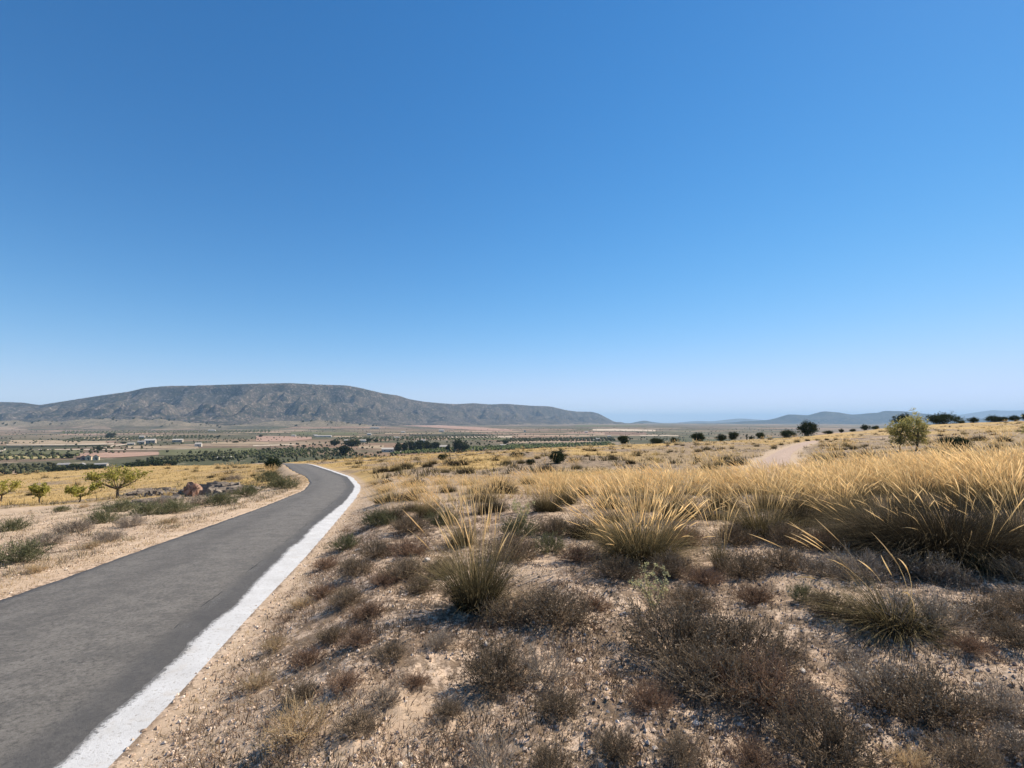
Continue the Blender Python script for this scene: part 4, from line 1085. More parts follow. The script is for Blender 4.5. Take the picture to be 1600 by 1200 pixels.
def rocks():
    N = NT('pale_limestone'); P = N.pos()
    c = N.ramp(N.noise(12, 5, .7, P), [(.3, (.40, .33, .26)), (.55, (.58, .50, .42)), (.75, (.70, .63, .55))])
    SM = N.bsdf(c, .9, N.bump(N.noise(60, 4, .7, P), .01, .7), .1)
    N = NT('orange_boulder'); P = N.pos()
    c = N.ramp(N.noise(1.8, 5, .7, P, 1.0), [(.38, (.12, .085, .07)), (.48, (.34, .20, .14)), (.62, (.46, .29, .20)), (.8, (.32, .27, .22))])
    BM = N.bsdf(c, .9, N.bump(N.noise(8, 5, .7, P), .06, .8), .1)
    N = NT('rubble_stone'); P = N.pos()
    c = N.ramp(N.noise(3.0, 5, .8, P), [(.3, (.10, .08, .065)), (.5, (.20, .16, .125)), (.7, (.36, .30, .24))])
    RM = N.bsdf(c, .95, N.bump(N.noise(20, 4, .7, P), .03, .8), .05)
    R = np.random.default_rng(5)
    st = [(1195, 878, 16, 'white flat stone lying in front of the dark tussocks right of centre'), (1070, 1078, 20, 'flat tan stone at the front foot of the big dark shrubs'), (1107, 1078, 16, 'pale stone just right of the flat tan one'), (1243, 1100, 26, 'tan angular stone on bare soil between two dark shrubs'), (668, 878, 16, 'pale stone between the road side and the lone tussock'),
          (905, 1035, 15, 'flat pale stone on the bare patch left of the big shrubs'), (1255, 1052, 14, 'small tan stone behind the angular one'), (975, 958, 9, 'small white stone beside the pale branching plant'), (1388, 1078, 12, 'small white stone in front of the grey shrubs at right'), (930, 975, 10, 'small yellowish stone right of the dark shrub'),
          (1175, 1108, 14, 'pale stone at the lower right edge of the big dark shrub'), (1088, 1140, 14, 'cream stone on the bare ground near the bottom'), (560, 860, 9, 'small pale stone on the road bank'), (700, 905, 12, 'pinkish stone left of the lone tussock foot'), (760, 1006, 13, 'pale stone below the lone tussock'), (1530, 1072, 14, 'flat grey stone on the pebbly ground at right'), (640, 1180, 14, 'pale stone near the bottom left of centre')]
    for px, py, wd, lab in st:
        x, y = at(px, py); w_ = wd / FPX * y
        single('stone', rock(R, (w_, w_ * .8, w_ * .5), 2, mat=SM), lab, 'stone', x, y, R.uniform(0, 6), 1.0, 'pale stones on the soil', -.1 * w_)
    # boulder with its rubble heap
    x, y = at(301, 776); k = y / FPX
    b = rock(R, (24 * k, 26 * k, 34 * k), 3, mat=BM, jag=1.2)
    o = single('boulder', b, 'orange faced boulder standing at the left end of the rubble heap', 'boulder', x, y, .5, 1.0, None, -8 * k)
    def heap(px0, px1, py, hpx, lab, n, s0):
        xa, ya = at(px0, py); xb, yb = at(px1, py + 1)
        V = []; F = []; o_ = 0; L = math.hypot(xb - xa, yb - ya)
        for i in range(n):
            t = R.uniform(0, 1); wdt = R.normal(0, .9); hh = hpx * k * max(0, (1 - abs(wdt) / 2.2)) * (.35 + .65 * math.sin(math.pi * min(max(t, .03), .97)) ** .6)
            cx = xa + (xb - xa) * t; cy = ya + (yb - ya) * t + wdt; cz = float(gz(cx, cy, False)) + hh * R.uniform(0, 1) - .05
            s = s0 * R.uniform(.4, 1.2); d = R.normal(0, 1, (8, 3)); 
            c8 = np.array([[-1, -1, -1], [1, -1, -1], [1, 1, -1], [-1, 1, -1], [-1, -1, 1], [1, -1, 1], [1, 1, 1], [-1, 1, 1]]) * [.5, .4, .3] * s + d * .06 * s
            a = R.uniform(0, 6.28); b_ = R.uniform(-.6, .6); M = np.array([[math.cos(a), -math.sin(a), 0], [math.sin(a), math.cos(a), 0], [0, 0, 1]]) @ np.array([[1, 0, 0], [0, math.cos(b_), -math.sin(b_)], [0, math.sin(b_), math.cos(b_)]])
            V.append(c8 @ M.T + [cx, cy, cz]); F.append(np.array([(0, 3, 2, 1), (4, 5, 6, 7), (0, 1, 5, 4), (1, 2, 6, 5), (2, 3, 7, 6), (3, 0, 4, 7)]) + o_); o_ += 8
        o = thing('rubble_heap', lab, 'rubble heap', (xa, ya, float(gz(xa, ya))))
        V = np.vstack(V) - np.array([xa, ya, float(gz(xa, ya))])
        obj('stones', mesh('stones', V, np.vstack(F), RM, smooth=False), o, kind='stuff')
    heap(305, 372, 770, 17, 'long heap of grey rubble stones right of the orange boulder', 260, .55)
    heap(212, 262, 772, 9, 'low grey stone pile left of the orange boulder', 150, .5)
    heap(224, 246, 786, 6, 'scatter of grey stones spilling in front of the low pile', 50, .4)

def gravel():
    R = np.random.default_rng(9); n = 37000
    y = 2.0 + 13 * R.uniform(0, 1, n) ** 1.6; x = R.uniform(-1.15, 1.2, n) * y + R.uniform(-.6, .6, n)
    vr, vl = road_v(x, y); k = ((vr > -.12 * R.uniform(0, 1, n) ** 2) | ((vl > .0) & (vl < 6))) & (fbm(x / 1.3, y / 1.3, 120, 3) > -.25)
    x, y = x[k], y[k]; n = len(x); z = gz(x, y)
    s = .006 + .024 * R.uniform(0, 1, n) ** 3.5 + .0012 * y
    c = np.array([[1, 0, 0], [0, 1, 0], [-1, 0, 0], [0, -1, 0], [0, 0, .75], [0, 0, -.6]]) * .6
    V = c[None] * s[:, None, None] * R.uniform(.6, 1.4, (n, 6, 1))
    a = R.uniform(0, 6.28, n); ca, sa = np.cos(a), np.sin(a)
    V = np.stack([V[..., 0] * ca[:, None] - V[..., 1] * sa[:, None], V[..., 0] * sa[:, None] + V[..., 1] * ca[:, None], V[..., 2]], -1)
    V += np.stack([x, y, z + s * .15], -1)[:, None, :]
    f = np.array([[0, 1, 4], [1, 2, 4], [2, 3, 4], [3, 0, 4], [1, 0, 5], [2, 1, 5], [3, 2, 5], [0, 3, 5]])
    F = (np.arange(n) * 6)[:, None, None] + f[None]
    N = NT('pebble'); r, g, b = N.attr()
    c = N.ramp(r, [(0, (.26, .18, .125)), (.3, (.52, .37, .26)), (.8, (.68, .52, .39)), (1, (.74, .62, .50))])
    m = N.bsdf(c, .9, None, .1); rr = np.repeat(R.uniform(0, 1, n), 6)
    obj('gravel', mesh('gravel', V.reshape(-1, 3), F.reshape(-1, 3), m, np.stack([rr, rr, rr], -1), smooth=False), kind='stuff')

def tufts(name, x, y, R, mat, nb, L, wd, rad, tilt=.8, segs=2, wind=(0, 0)):
    """many small tufts, joined"""
    n = len(x); z = gz(x, y)
    V, F, A, P = blades(R, n * nb, 1.0, 1.0, tilt, .6, 1.0, segs, wind, .6, .4)
    # re-centre every blade on its own tuft
    own = np.repeat(np.arange(n), nb); k = (segs + 1) * 2
    ctr = P[:, 0]; V = V.reshape(n * nb, k, 3); base = ctr[:, None, :].copy()
    rel = V - base; sL = (L * R.uniform(.5, 1.3, n))[own]
    C = (P - P[:, :1]); C = np.repeat(C, 2, axis=1); W = rel - C
    V = C * sL[:, None, None] + W * (wd * (1 if np.isscalar(wd) else 1)) if np.isscalar(wd) else C * sL[:, None, None] + W * wd[own][:, None, None]
    r_ = rad * R.uniform(.5, 1.2, n)[own]
    V = V + base * np.array([1, 1, 0]) * r_[:, None, None] + np.stack([x[own], y[own], z[own] - .004], -1)[:, None, :]
    A = A.copy(); A[:, 1] = np.repeat(np.clip(.5 * R.uniform(0, 1, n)[own] + .5 * R.uniform(0, 1, n * nb), 0, 1), k)
    obj(name, mesh(name, V.reshape(-1, 3), F, mat, A), kind='stuff')

def ground_cover():
    R = np.random.default_rng(19)
    def scatter(n, y0, y1, pw, thr, sc_, seed, lo=-1.2, hi=1.45):
        y = y0 + (y1 - y0) * R.uniform(0, 1, n) ** pw; x = R.uniform(lo, hi, n) * y + np.where(R.uniform(0, 1, n) < .12, R.uniform(1.5, 5, n), 0)
        vr, vl = road_v(x, y); k = ((vr > .16) | ((vl > .5) & (vl < 12))) & (fbm(x / sc_, y / sc_, seed, 3) > thr) & (track_dist(x, y) > 1.1)
        return x[k], y[k]
    a = scatter(18500, 1.9, 18, 1.5, -.10, .6, 131); tufts('dry_herbs', *a, R, TW_DARK, 6, .055, .0052, .045, 1.0)
    a = scatter(12500, 1.9, 18, 1.5, -.06, .8, 137); tufts('dry_red_herbs', *a, R, TW_RED, 6, .05, .0050, .045, 1.0)
    a = scatter(7500, 1.9, 20, 1.5, -.08, .9, 139); tufts('straw_litter', *a, R, TW_STRAW, 5, .06, .0028, .06, 1.2)
    a = scatter(5000, 2.2, 22, 1.4, .02, 1.6, 141); tufts('grey_herbs', *a, R, TW_GREY, 10, .095, .0032, .07, .7)
    a = scatter(6000, 2.0, 16, 1.4, .0, 1.0, 149); tufts('low_scrub_mats', *a, R, TW_DARK, 18, .085, .0056, .14, .8)
    y = 5 + 34 * R.uniform(0, 1, 2600) ** 1.3; l_, r_ = road_edges(y); x = l_ - .02 - 1.1 * R.uniform(0, 1, 2600) ** 1.3; k = fbm(x / 1.1, y / 1.8, 183, 3) > -.12
    tufts('road_edge_straw', x[k], y[k], R, TW_STRAW, 6, .08, .004 + .0003 * y[k], .09, 1.0)
    y = 2.2 + 10 * R.uniform(0, 1, 2200) ** 1.3; l_, r_ = road_edges(y); x = r_ + .3 + 3.4 * R.uniform(0, 1, 2200); k = fbm(x / .7, y / .7, 181, 3) > -.05
    tufts('bank_mats', x[k], y[k], R, TW_RED, 22, .075, .005, .11, 1.0)
    y = 1.9 + 26 * R.uniform(0, 1, 2600) ** 1.4; l_, r_ = road_edges(y); x = r_ + .06 + .9 * R.uniform(0, 1, 2600) ** 1.5; tufts('verge_litter', x, y, R, TW_STRAW, 5, .06, .004, .05, 1.0)
    y = 7 + 32 * R.uniform(0, 1, 8000) ** 1.2; l_, r_ = road_edges(y); x = l_ - .5 - 11 * R.uniform(0, 1, 8000) ** 1.3
    k = fbm(x / 1.8, y / 2.6, 171, 3) > -.04; x, y = x[k], y[k]; q = R.uniform(0, 1, len(x)) + .5 * fbm(x / 3, y / 3, 173, 2)
    for nm, lo_, hi_, m_, L_ in (('verge_grey_scrub', -9, .35, TW_GREY, .15), ('verge_olive_scrub', .35, .62, TW_OLIVE, .18), ('verge_straw', .62, 9, TW_STRAW, .11)):
        k = (q > lo_) & (q <= hi_); tufts(nm, x[k], y[k], R, m_, 7, L_, .006 + .00035 * y[k], .16, .9)
    # mid distance: short dry growth and straw grass
    def scat2(n, y0, y1, f):
        y = y0 + (y1 - y0) * R.uniform(0, 1, n) ** 1.25; x = R.uniform(-1.25, 1.25, n) * y
        vr, vl = road_v(x, y); u = np.clip(x / y, US[0], US[-1])
        cx, cy = at(95, 800)
        k = (np.maximum(vr, vl) > .9) & (track_dist(x, y) > 1.5) & (y < np.interp(u, US, RC) * 1.02) & (np.hypot((x - cx) / 17, (y - cy) / 9.5) > 1.0)
        x, y = x[k], y[k]; k = f(x, y, R.uniform(0, 1, len(x))); return x[k], y[k]
    x, y = scat2(24000, 14, 150, lambda x, y, r: ((x < .2 * y) | (y > 95) | (np.sin(r * 997.) > .55)) & (fbm(x / 9, y / 22, 41, 3) + .04 + (r - .5) * .25 > -.02) | ((x < -.35 * y - 4) & (y > 44) & (r < .8)))
    tufts('golden_grass', x, y, R, GOLD, 4, .34, .013 + .0003 * y, .30, .5, 2, (-.2, 0))
    x, y = scat2(10500, 13, 120, lambda x, y, r: (fbm(x / 9, y / 22, 41, 3) + (r - .5) * .5 < .02))
    tufts('grey_brown_scrub', x, y, R, TW_GREY, 6, .16, .010 + .00022 * y, .26, .8, 2)
    x, y = scat2(1700, 26, 150, lambda x, y, r: (fbm(x / 12, y / 16, 145, 3) > -.05) & (x > -.5 * y))
    tufts('small_tussocks', x, y, R, LEAF, 18, .62, .038 + .0002 * y, .34, 1.0, 2)
    x, y = scat2(1300, 26, 150, lambda x, y, r: (fbm(x / 12, y / 16, 147, 3) > -.05))
    tufts('small_gold_tussocks', x, y, R, GOLD, 15, .62, .03 + .0003 * y, .34, .7, 2, (-.2, 0))
    x, y = scat2(6000, 12, 70, lambda x, y, r: (fbm(x / 5, y / 7, 143, 3) > -.02))
    tufts('olive_scrub', x, y, R, TW_OLIVE, 8, .26, .009 + .0003 * y, .22, .8, 2)

# ------------------------------------------------------------------ valley: groves, single trees, houses
def blob_trees(R, x, y, h, w_, name, mat, kind='stuff'):
    t = (1 + 5 ** .5) / 2
    ico = np.array([(-1, t, 0), (1, t, 0), (-1, -t, 0), (1, -t, 0), (0, -1, t), (0, 1, t), (0, -1, -t), (0, 1, -t), (t, 0, -1), (t, 0, 1), (-t, 0, -1), (-t, 0, 1)]) / math.hypot(1, t)
    fi = np.array([(0, 11, 5), (0, 5, 1), (0, 1, 7), (0, 7, 10), (0, 10, 11), (1, 5, 9), (5, 11, 4), (11, 10, 2), (10, 7, 6), (7, 1, 8), (3, 9, 4), (3, 4, 2), (3, 2, 6), (3, 6, 8), (3, 8, 9), (4, 9, 5), (2, 4, 11), (6, 2, 10), (8, 6, 7), (9, 8, 1)])
    n = len(x); z = gz(x, y, False)
    V = ico[None] * R.uniform(.6, 1.25, (n, 12, 1)) * np.stack([w_ / 2, w_ / 2, h / 2], -1)[:, None, :] + np.stack([x, y, z + h * .5], -1)[:, None, :]
    F = (np.arange(n) * 12)[:, None, None] + fi[None]
    rr = np.repeat(R.uniform(0, 1, n), 12)
    obj(name, mesh(name, V.reshape(-1, 3), F.reshape(-1, 3), mat, np.stack([rr, rr, rr], -1), smooth=False), kind=kind)

def grove(name, corners, step, h, mat, seed, jit=.15, gap=.12):
    """rows of trees inside the quadrilateral given by four photo points on the valley floor"""
    R = np.random.default_rng(seed); C = [np.array(at(px, py, 260)) for px, py in corners]
    L0 = max(np.linalg.norm(C[1] - C[0]), np.linalg.norm(C[2] - C[3])); L1 = max(np.linalg.norm(C[3] - C[0]), np.linalg.norm(C[2] - C[1]))
    nu, nv = int(L0 / step) + 1, int(L1 / step) + 1
    nu = min(nu, 170); nv = min(nv, 110)
    u, v = np.meshgrid(np.linspace(0, 1, nu), np.linspace(0, 1, nv)); u = u.ravel(); v = v.ravel()
    k = R.uniform(0, 1, len(u)) > gap; u, v = u[k], v[k]
    P = (C[0][None] * (1 - u)[:, None] + C[1][None] * u[:, None]) * (1 - v)[:, None] + (C[3][None] * (1 - u)[:, None] + C[2][None] * u[:, None]) * v[:, None]
    P += R.normal(0, jit * step, P.shape)
    hh = h * R.uniform(.7, 1.25, len(P)); blob_trees(R, P[:, 0], P[:, 1], hh, hh * R.uniform(.9, 1.3, len(P)), name, mat)

def valley():
    OLI = blade_mat('grove_leaf', [(0, (.085, .095, .045)), (1, (.15, .155, .07))], .15, .3)
    DKG = blade_mat('dark_grove_leaf', [(0, (.06, .06, .033)), (1, (.11, .108, .055))], .1, .3)
    LIG = blade_mat('light_grove_leaf', [(0, (.12, .14, .05)), (1, (.20, .21, .085))], .2, .3)
    grove('dark_orchard', [(-60, 744), (110, 738), (95, 727), (-60, 730)], 8, 4.0, DKG, 1, jit=.35, gap=.35)
    grove('dark_orchard', [(205, 730), (385, 716), (360, 709), (235, 718)], 8, 4.2, DKG, 2, jit=.35, gap=.35)
    grove('almond_orchard', [(290, 722), (480, 713), (470, 702), (300, 708)], 10, 3.2, OLI, 3, jit=.25, gap=.4)
    grove('almond_orchard', [(400, 716), (560, 713), (545, 700), (395, 703)], 10, 3.4, OLI, 4, jit=.25, gap=.4)
    grove('green_orchard', [(610, 711), (830, 702), (815, 697), (640, 703)], 8, 4.5, LIG, 5)
    grove('green_orchard', [(780, 703), (960, 697), (950, 692), (800, 696)], 10, 4.5, LIG, 6)
    grove('almond_orchard', [(-40, 722), (120, 716), (120, 711), (-40, 714)], 10, 3.5, OLI, 7, gap=.35)
    grove('far_orchard', [(780, 691), (960, 689), (955, 685), (800, 686)], 12, 5, DKG, 8)
    grove('far_orchard', [(100, 690), (330, 684), (330, 680), (120, 684)], 14, 4, OLI, 9, gap=.3)
    grove('far_orchard', [(520, 690), (780, 686), (770, 681), (530, 684)], 15, 4, OLI, 10, gap=.3)
    grove('far_orchard', [(100, 678), (420, 676), (420, 672), (100, 674)], 22, 4, OLI, 11, gap=.2)
    # scattered far trees and scrub
    R = np.random.default_rng(12); n = 7000
    r = 420 * (5200 / 420) ** R.uniform(0, 1, n); u = R.uniform(-1.15, .62, n); yy = r; xx = u * r
    k = fbm(xx / 260, yy / 260, 151, 3) > -.02; hh = R.uniform(2., 5.5, k.sum())
    blob_trees(R, xx[k], yy[k], hh, hh * 1.1, 'scattered_scrub', DKG)
    # single big trees in the valley
    BT = [tree_parts(801, 12, 9, 1, 60, 40, .8, PINEM, low=.1), tree_parts(802, 12, 13, 1, 60, 40, .85, PINEM, low=.08)]
    tl = [(538, 712, 695, 14, 'dark conical pine standing alone in front of the farms beyond the road bend'), (550, 697, 688, 26, 'wide dark tree clump left of the farmhouses'), (523, 697, 687, 12, 'dark tree left of the wide clump by the farms'), (576, 690, 685, 10, 'small dark tree above the farm track'), (587, 691, 686, 7, 'small round dark tree beside the farm track'),
          (622, 708, 692, 11, 'dark pine at the left of the white farmhouses'), (632, 707, 691, 10, 'dark pine second from the left by the white farmhouses'), (643, 706, 690, 12, 'dark pine just left of the white house'), (656, 705, 687, 14, 'tall dark pine right of the white house'), (668, 704, 690, 14, 'dark pine behind the farm sheds'), (680, 703, 690, 13, 'dark pine in the middle of the farm tree row'), (718, 706, 688, 20, 'largest dark pine at the right end of the farms'), (726, 705, 693, 12, 'lower dark pine leaning on the largest at the right end of the farms'), (700, 706, 695, 6, 'narrow dark tree between low farm buildings'),
          (108, 716, 708, 9, 'round dark tree left of the pink houses'), (155, 704, 697, 8, 'dark tree on the embankment above the pink houses'), (115, 735, 724, 16, 'dark tree left of the cream gabled shed'), (135, 736, 726, 16, 'dark tree right of the cream gabled shed'), (152, 737, 726, 14, 'dark tree at the right end of the farm below the pink houses'), (88, 744, 730, 20, 'olive round tree on the edge of the golden field at left'), (215, 736, 720, 26, 'dense dark tree at the left end of the dark grove'), (240, 733, 719, 24, 'dense dark tree second in the dark grove'), (262, 731, 719, 22, 'dense dark tree third in the dark grove'),
          (172, 684, 677, 12, 'dark tree at the foot of the tan foothill'), (193, 694, 690, 6, 'small dark tree at the end of the long terrace'), (407, 683, 679, 5, 'lone dark dot of a tree on the tan field'), (341, 684, 681, 5, 'lone dark tree on the olive slope below the mountain'), (368, 692, 689, 8, 'flat dark tree on the tan strip in the valley'), (790, 694, 688, 8, 'dark tree by the low white shed right of the farms')]
    for i, (px, pb, pt, wd, lab) in enumerate(tl):
        x, y = at(px, pb, 260); H = (pb - pt) / FPX * y; W = wd / FPX * y; m = BT[i % 2]; w0 = (9, 13)[i % 2]
        place('valley_tree', m, lab, 'tree', x, y, random.uniform(0, 6), (W / w0, W / w0, H / 12), 'large dark trees down in the valley', .3)
    # foothill shrubs, singles
    Rh = np.random.default_rng(14); hb = []
    SB = tree_parts(803, 6, 8, 1, 8, 14, 2.2, PINEM, low=.05)
    while len(hb) < 90:
        bx, by, sx, sy, h = BUMPS[Rh.integers(0, len(BUMPS))]; x = bx + Rh.normal(0, .6) * sx; y = by + Rh.normal(-.2, .5) * sy
        hb.append((x, y)); place('hill_bush', SB, 'dark bush dotted over the tan foothills below the mountain', 'bush', x, y, 0, Rh.uniform(.8, 2.2), 'dark bushes on the tan foothills', .3)

def fields():
    """parcels, banks and dirt tracks on the valley floor, as draped sheets"""
    mats = {}
    def mat(c):
        if c not in mats:
            N = NT('parcel_soil_and_shade'); P = N.pos(); n = N.ramp(N.noise(.05, 4, .75, P), [(.35, .72), (.65, 1.12)])  # soil colours, plus the dark tone of the bank's painted shadow
            mp = N.n('ShaderNodeMapping'); N.l(P, mp.inputs[0]); mp.inputs['Scale'].default_value = (.01, .07, 0)
            n2 = N.ramp(N.noise(1.0, 4, .7, mp.outputs[0]), [(.35, .78), (.65, 1.15)])
            mats[c] = N.bsdf(N.mix(1.0, N.mix(1.0, c, n, 'MULTIPLY'), n2, 'MULTIPLY'), .95, None, .05)
        return mats[c]
    TAN, PINK, PALE, OLV, DRK, YEL, BRN = (.40, .30, .20), (.42, .27, .20), (.58, .47, .35), (.15, .145, .075), (.06, .058, .036), (.44, .36, .17), (.25, .165, .12)
    L = [('field', OLV, [(-60, 704, 711), (130, 704, 710)]), ('field', YEL, [(-60, 712, 717.5), (60, 712.5, 717), (112, 713, 716)]), ('field', TAN, [(12, 688, 694), (60, 688, 694.5), (165, 690, 693.5)]),
         ('field', PALE, [(10, 695, 696.4), (100, 694.6, 696), (178, 693, 694.6)]), ('terrace_bank_shadow', DRK, [(11, 697, 699.6), (100, 696.4, 698.4), (168, 694.8, 696)]), ('dirt_track', PALE, [(-40, 706, 707), (4, 704.5, 705.6), (9, 701, 703.4)]),  # dark ribbon: the terrace bank's shadow laid down as a coloured sheet
         ('dirt_track', PALE, [(60, 702.4, 703.4), (200, 702.2, 703.4), (310, 701.2, 702)]), ('field', PINK, [(125, 708.5, 716), (190, 707, 715), (250, 706.5, 711)]), ('dirt_track', PALE, [(165, 699.5, 701), (176, 696, 698), (200, 693.5, 694.8)]),
         ('field', OLV, [(248, 704, 712), (330, 700.5, 712), (400, 700, 710)]), ('field', TAN, [(200, 697, 701), (310, 698, 700.6)]), ('field', TAN, [(330, 691, 694), (420, 691, 694.5)]), ('field', TAN, [(225, 681.4, 683.2), (256, 680, 681.6)]),
         ('field', PINK, [(400, 681.5, 690), (450, 682, 690), (487, 683, 686.5)]), ('field', PALE, [(395, 696, 697.6), (460, 694.5, 695.8)]), ('field', TAN, [(520, 681.4, 683.4), (565, 681.6, 683.6)]), ('field', OLV, [(455, 675, 680), (560, 676, 680)]),
         ('field', PINK, [(612, 661.8, 664.2), (680, 664.2, 668.5), (760, 668.6, 673), (800, 671.5, 673.5)]), ('field', TAN, [(600, 677, 678.6), (690, 676.2, 677.6)]), ('field', PALE, [(700, 682.4, 684.2), (800, 681.8, 683.8)]), ('field', TAN, [(560, 697, 701), (600, 696, 701.5)]),
         ('field', TAN, [(795, 689, 692.6), (850, 689.6, 691.8), (884, 690.6, 691.4)]), ('dirt_track', PALE, [(800, 689.2, 690), (835, 687.6, 688.4), (872, 686.4, 687)]), ('field', BRN, [(884, 683.6, 687), (906, 684, 686)]), ('field', PALE, [(926, 670.6, 673.2), (960, 670.2, 673.6), (1024, 672, 674.4)]),
         ('field', BRN, [(945, 674.8, 679), (1010, 676, 679.4)]), ('field', PALE, [(1000, 680, 681.4), (1060, 680.4, 681.6)]), ('field', DRK, [(640, 679.6, 681.4), (760, 678.6, 680.6)]), ('field', OLV, [(700, 685, 688), (800, 684.6, 688)]), ('field', OLV, [(900, 664.2, 667), (1010, 664.6, 667)]), ('field', TAN, [(130, 685, 687), (200, 684.6, 686.4)])]
    for nm, c, rows in L:
        V = []; nx = 24; ny = 7
        xs = [q[0] for q in rows]
        for px in np.linspace(xs[0], xs[-1], nx):
            t = np.interp(px, xs, [q[1] for q in rows]); b = np.interp(px, xs, [q[2] for q in rows])
            j = .25 * float(perlin(px / 9., t, 5)) * min(1, (b - t) / 3)
            p0 = np.array(at(px, b + j, 260)); p1 = np.array(at(px, t - j, 260))
            for s in np.linspace(0, 1, ny):
                q = p0 + (p1 - p0) * s; V.append((q[0], q[1], float(gz(q[0], q[1], False)) + .25 + .00035 * math.hypot(*q)))
        idx = np.arange(nx * ny).reshape(nx, ny); F = np.stack([idx[:-1, :-1], idx[1:, :-1], idx[1:, 1:], idx[:-1, 1:]], -1).reshape(-1, 4)
        obj(nm, mesh(nm, V, F, mat(c)), kind='structure')

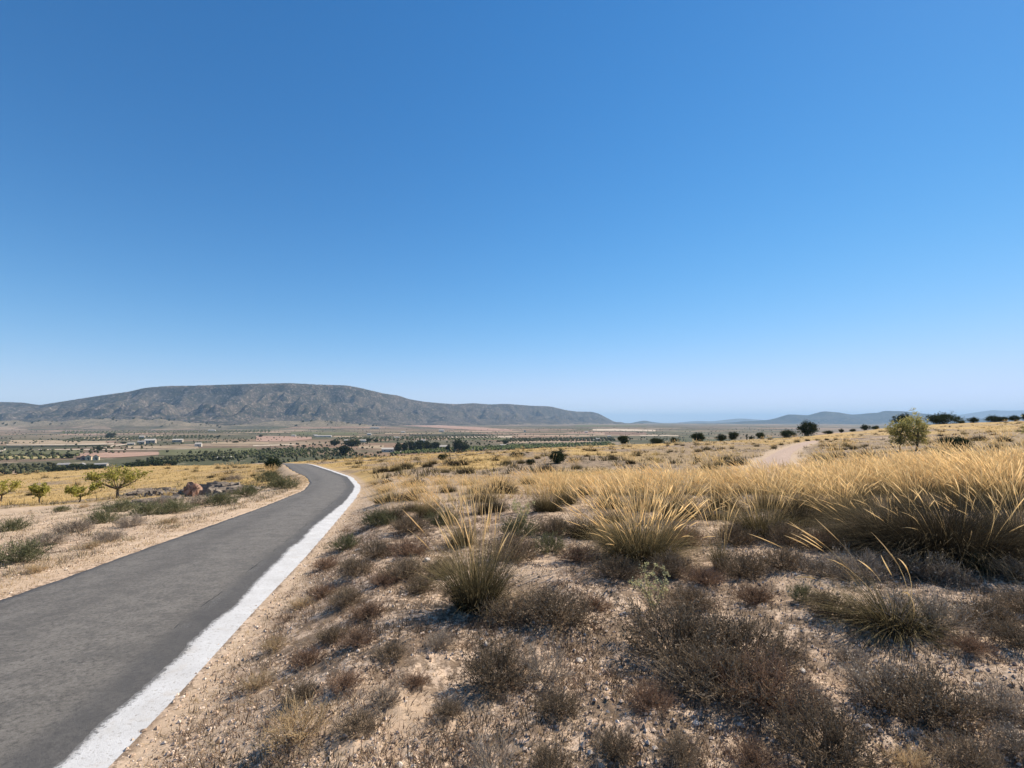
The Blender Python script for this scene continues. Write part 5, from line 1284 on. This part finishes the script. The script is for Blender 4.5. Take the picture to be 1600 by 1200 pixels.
def houses():
    def wallm(nm, c):
        N = NT(nm); P = N.pos(); return N.bsdf(N.mix(N.ramp(N.noise(.8, 4, .7, P), [(.4, .35), (.6, 0.0)]), c, tuple(v * .7 for v in c)), .9, None, .1)
    WH = wallm('whitewash', (.62, .54, .44)); CR = wallm('cream_render', (.66, .55, .38)); PK = wallm('pink_render', (.46, .27, .22)); ST = wallm('stone_wall', (.42, .35, .28))
    RT = wallm('tiled_roof', (.30, .19, .13)); GR = wallm('grey_sheet_roof', (.33, .31, .29)); PR = wallm('pale_sheet_roof', (.50, .45, .39))
    N = NT('window_dark'); DK = N.bsdf((.03, .035, .04), .3, None, .5)
    def box(x0, x1, y0, y1, z0, z1):
        return [(x, y, z) for z in (z0, z1) for (x, y) in ((x0, y0), (x1, y0), (x1, y1), (x0, y1))], [(0, 3, 2, 1), (4, 5, 6, 7), (0, 1, 5, 4), (1, 2, 6, 5), (2, 3, 7, 6), (3, 0, 4, 7)]
    def house(px, py, wpx, hpx, lab, wall, roof, gable='x', name='house', rz=0.0, tmin=260, depth=.7, nw=2):
        x, y = at(px, py, tmin); W = wpx / FPX * y; H = hpx / FPX * y * .72; D = max(W * depth, 5) if W < 30 else 14; rh = hpx / FPX * y * .30
        o = thing(name, lab, 'building', (x, y, float(gz(x, y, False)) - .4), rz - math.atan2(x, y) * .6, 1.0, 'farm buildings in the valley')
        H += .4
        if gable == 'x':     # ridge along x
            V, F = box(-W / 2, W / 2, -D / 2, D / 2, 0, H); V += [(-W / 2, 0, H + rh), (W / 2, 0, H + rh)]; F4 = np.array([f for f in F if f != (4, 5, 6, 7)]); F3 = np.array([(4, 8, 7)[::-1], (5, 6, 9)[::1]])
            RV = [(-W / 2 - .4, -D / 2 - .5, H - .15), (W / 2 + .4, -D / 2 - .5, H - .15), (W / 2 + .4, 0, H + rh + .15), (-W / 2 - .4, 0, H + rh + .15), (W / 2 + .4, D / 2 + .5, H - .15), (-W / 2 - .4, D / 2 + .5, H - .15)]
        else:
            V, F = box(-W / 2, W / 2, -D / 2, D / 2, 0, H); V += [(0, -D / 2, H + rh), (0, D / 2, H + rh)]; F4 = np.array([f for f in F if f != (4, 5, 6, 7)]); F3 = np.array([(4, 5, 8), (6, 7, 9)])
            RV = [(-W / 2 - .4, D / 2 + .4, H - .15), (-W / 2 - .4, -D / 2 - .4, H - .15), (0, -D / 2 - .4, H + rh + .15), (0, D / 2 + .4, H + rh + .15), (W / 2 + .4, -D / 2 - .4, H - .15), (W / 2 + .4, D / 2 + .4, H - .15)]
        obj('wall', mesh('wall', V, [F4, F3], wall, smooth=False), o)
        RV = np.array(RV); RV2 = np.vstack([RV, RV + [0, 0, .25]]); q = [(0, 1, 2, 3), (3, 2, 4, 5)] ; q2 = [tuple(i + 6 for i in f) for f in q]; side = [(0, 1, 7, 6), (1, 2, 8, 7), (2, 4, 10, 8), (4, 5, 11, 10), (5, 3, 9, 11), (3, 0, 6, 9)]
        obj('roof', mesh('roof', RV2, np.array([f[::-1] for f in q] + q2 + side), roof, smooth=False), o)
        for i in range(nw):
            cx = (i + .5) / nw * W - W / 2; s = min(1.2, W / nw * .3)
            V, F = box(cx - s, cx + s, -D / 2 - .06, -D / 2 + .1, H * .45, H * .78); obj('window', mesh('window', V, np.array(F), DK, smooth=False), o)
        V, F = box(W * .12 - .7, W * .12 + .7, -D / 2 - .05, -D / 2 + .1, .3, min(2.6, H * .8)); obj('door', mesh('door', V, np.array(F), DK, smooth=False), o)
    A = [(131, 719, 7, 7, 'pink walled house, leftmost of the three in the left valley', PK, RT, 'y', 1), (138.5, 719, 7, 8, 'cream gabled house in the middle of the three in the left valley', CR, RT, 'y', 1), (150.5, 719, 7, 8, 'bright cream gabled house, rightmost of the three in the left valley', CR, RT, 'y', 1), (124, 718, 6, 5, 'low brown shed joined to the pink walled house', PK, RT, 'x', 1),
         (128, 731, 8, 7, 'bright gabled shed among dark trees below the pink houses', WH, GR, 'y', 1), (100, 730, 14, 6, 'grey roofed low building left of the bright gabled shed', ST, GR, 'x', 2), (117, 733, 8, 3, 'small white annex below the grey roofed building', WH, PR, 'x', 1), (158, 728, 16, 4, 'long low stone building right of the bright shed', ST, GR, 'x', 2),
         (310, 698, 9, 6, 'white square farmhouse standing alone on the tan field', WH, PR, 'x', 1), (235, 693, 14, 7, 'large pale stone farmhouse in the cluster under the mountain', ST, PR, 'x', 3), (221, 694, 9, 5, 'small stone barn left of the large pale farmhouse', ST, GR, 'x', 1), (205, 695, 9, 3, 'ruined low wall of a barn at the left of the cluster', ST, PR, 'x', 1), (222, 685, 7, 4, 'pale house above the farmhouse cluster', ST, PR, 'x', 1), (278, 691, 13, 5, 'wide pale house right of the farmhouse cluster', ST, PR, 'x', 2),
         (331, 674, 10, 2.5, 'white farm below the foot of the mountain', WH, PR, 'x', 2), (345, 717.5, 9, 3.5, 'white long shed at the edge of the golden field', WH, PR, 'x', 2), (360, 717, 4, 3.5, 'white cube of a hut at the edge of the golden field', WH, PR, 'y', 0), (505, 683, 25, 2.6, 'very long white farm shed in the middle of the valley', WH, PR, 'x', 4), (493, 682, 6, 3, 'grey barn at the left end of the very long white shed', ST, GR, 'x', 1), (459, 682, 6, 2.5, 'small white barn on the tan field left of the long shed', WH, PR, 'x', 1),
         (586, 669.5, 14, 2.2, 'distant white barn under the mountain', WH, PR, 'x', 2), (577, 680, 6, 3, 'small white house in the valley centre', WH, PR, 'x', 1), (650, 703, 7, 14, 'bright white narrow house between dark pines', WH, PR, 'y', 1), (661, 691, 7, 4, 'white house rising behind the tall pine', WH, PR, 'x', 1), (637, 702, 6, 4, 'small white house left of the bright narrow one', WH, PR, 'x', 1), (607, 706, 20, 6, 'wide pale flat barn at the left of the farms', WH, PR, 'x', 2), (623, 708, 8, 3, 'pale stone shed beside the wide pale barn', ST, PR, 'x', 1),
         (679, 703, 9, 5, 'white shed in the middle of the farms', WH, PR, 'x', 1), (694, 702, 14, 6, 'stone arcaded building in the farm row', ST, PR, 'x', 3), (713, 706, 5, 4, 'tiny white hut at the foot of the largest pine', WH, PR, 'y', 0), (738, 705, 5, 3, 'tiny white hut right of the largest pine', WH, PR, 'y', 0), (759, 704, 5, 3, 'tiny pale hut further right of the largest pine', ST, PR, 'y', 0), (786, 697, 9, 2.5, 'low white shed by a dark tree right of the farms', WH, PR, 'x', 1),
         (620, 685, 8, 2.5, 'pale house above the farms', ST, PR, 'x', 1), (690, 674.5, 8, 3, 'white house on the far tan strip', WH, PR, 'x', 1), (630, 676, 6, 2, 'small white house behind the farms', WH, PR, 'x', 1), (541, 690, 6, 3, 'pale house left of the wide tree clump', ST, PR, 'x', 1), (567, 691, 9, 4, 'pale house at the right end of the wide tree clump', WH, PR, 'x', 1), (934, 688, 5, 3, 'white farmhouse in the far centre right of the valley', WH, PR, 'x', 1), (929, 688.5, 5, 1.6, 'low white shed beside the far centre right farmhouse', WH, PR, 'x', 1), (916, 676, 5, 2, 'tiny white house on the far plain', WH, PR, 'x', 1), (952, 682.5, 5, 2, 'tiny white barn on the far tan strip', WH, PR, 'x', 1), (820, 675, 3, 3, 'tiny white tower house on the far plain', WH, PR, 'y', 0)]
    for (px, py, w_, h_, lab, wm, rm, g, nw) in A:
        house(px, py, w_, h_, lab, wm, rm, g, nw=nw)

near_tussocks()
off_frame()
mid_tussocks()
shrubs()
trees()
rocks()
gravel()
ground_cover()
fields()
valley()
houses()
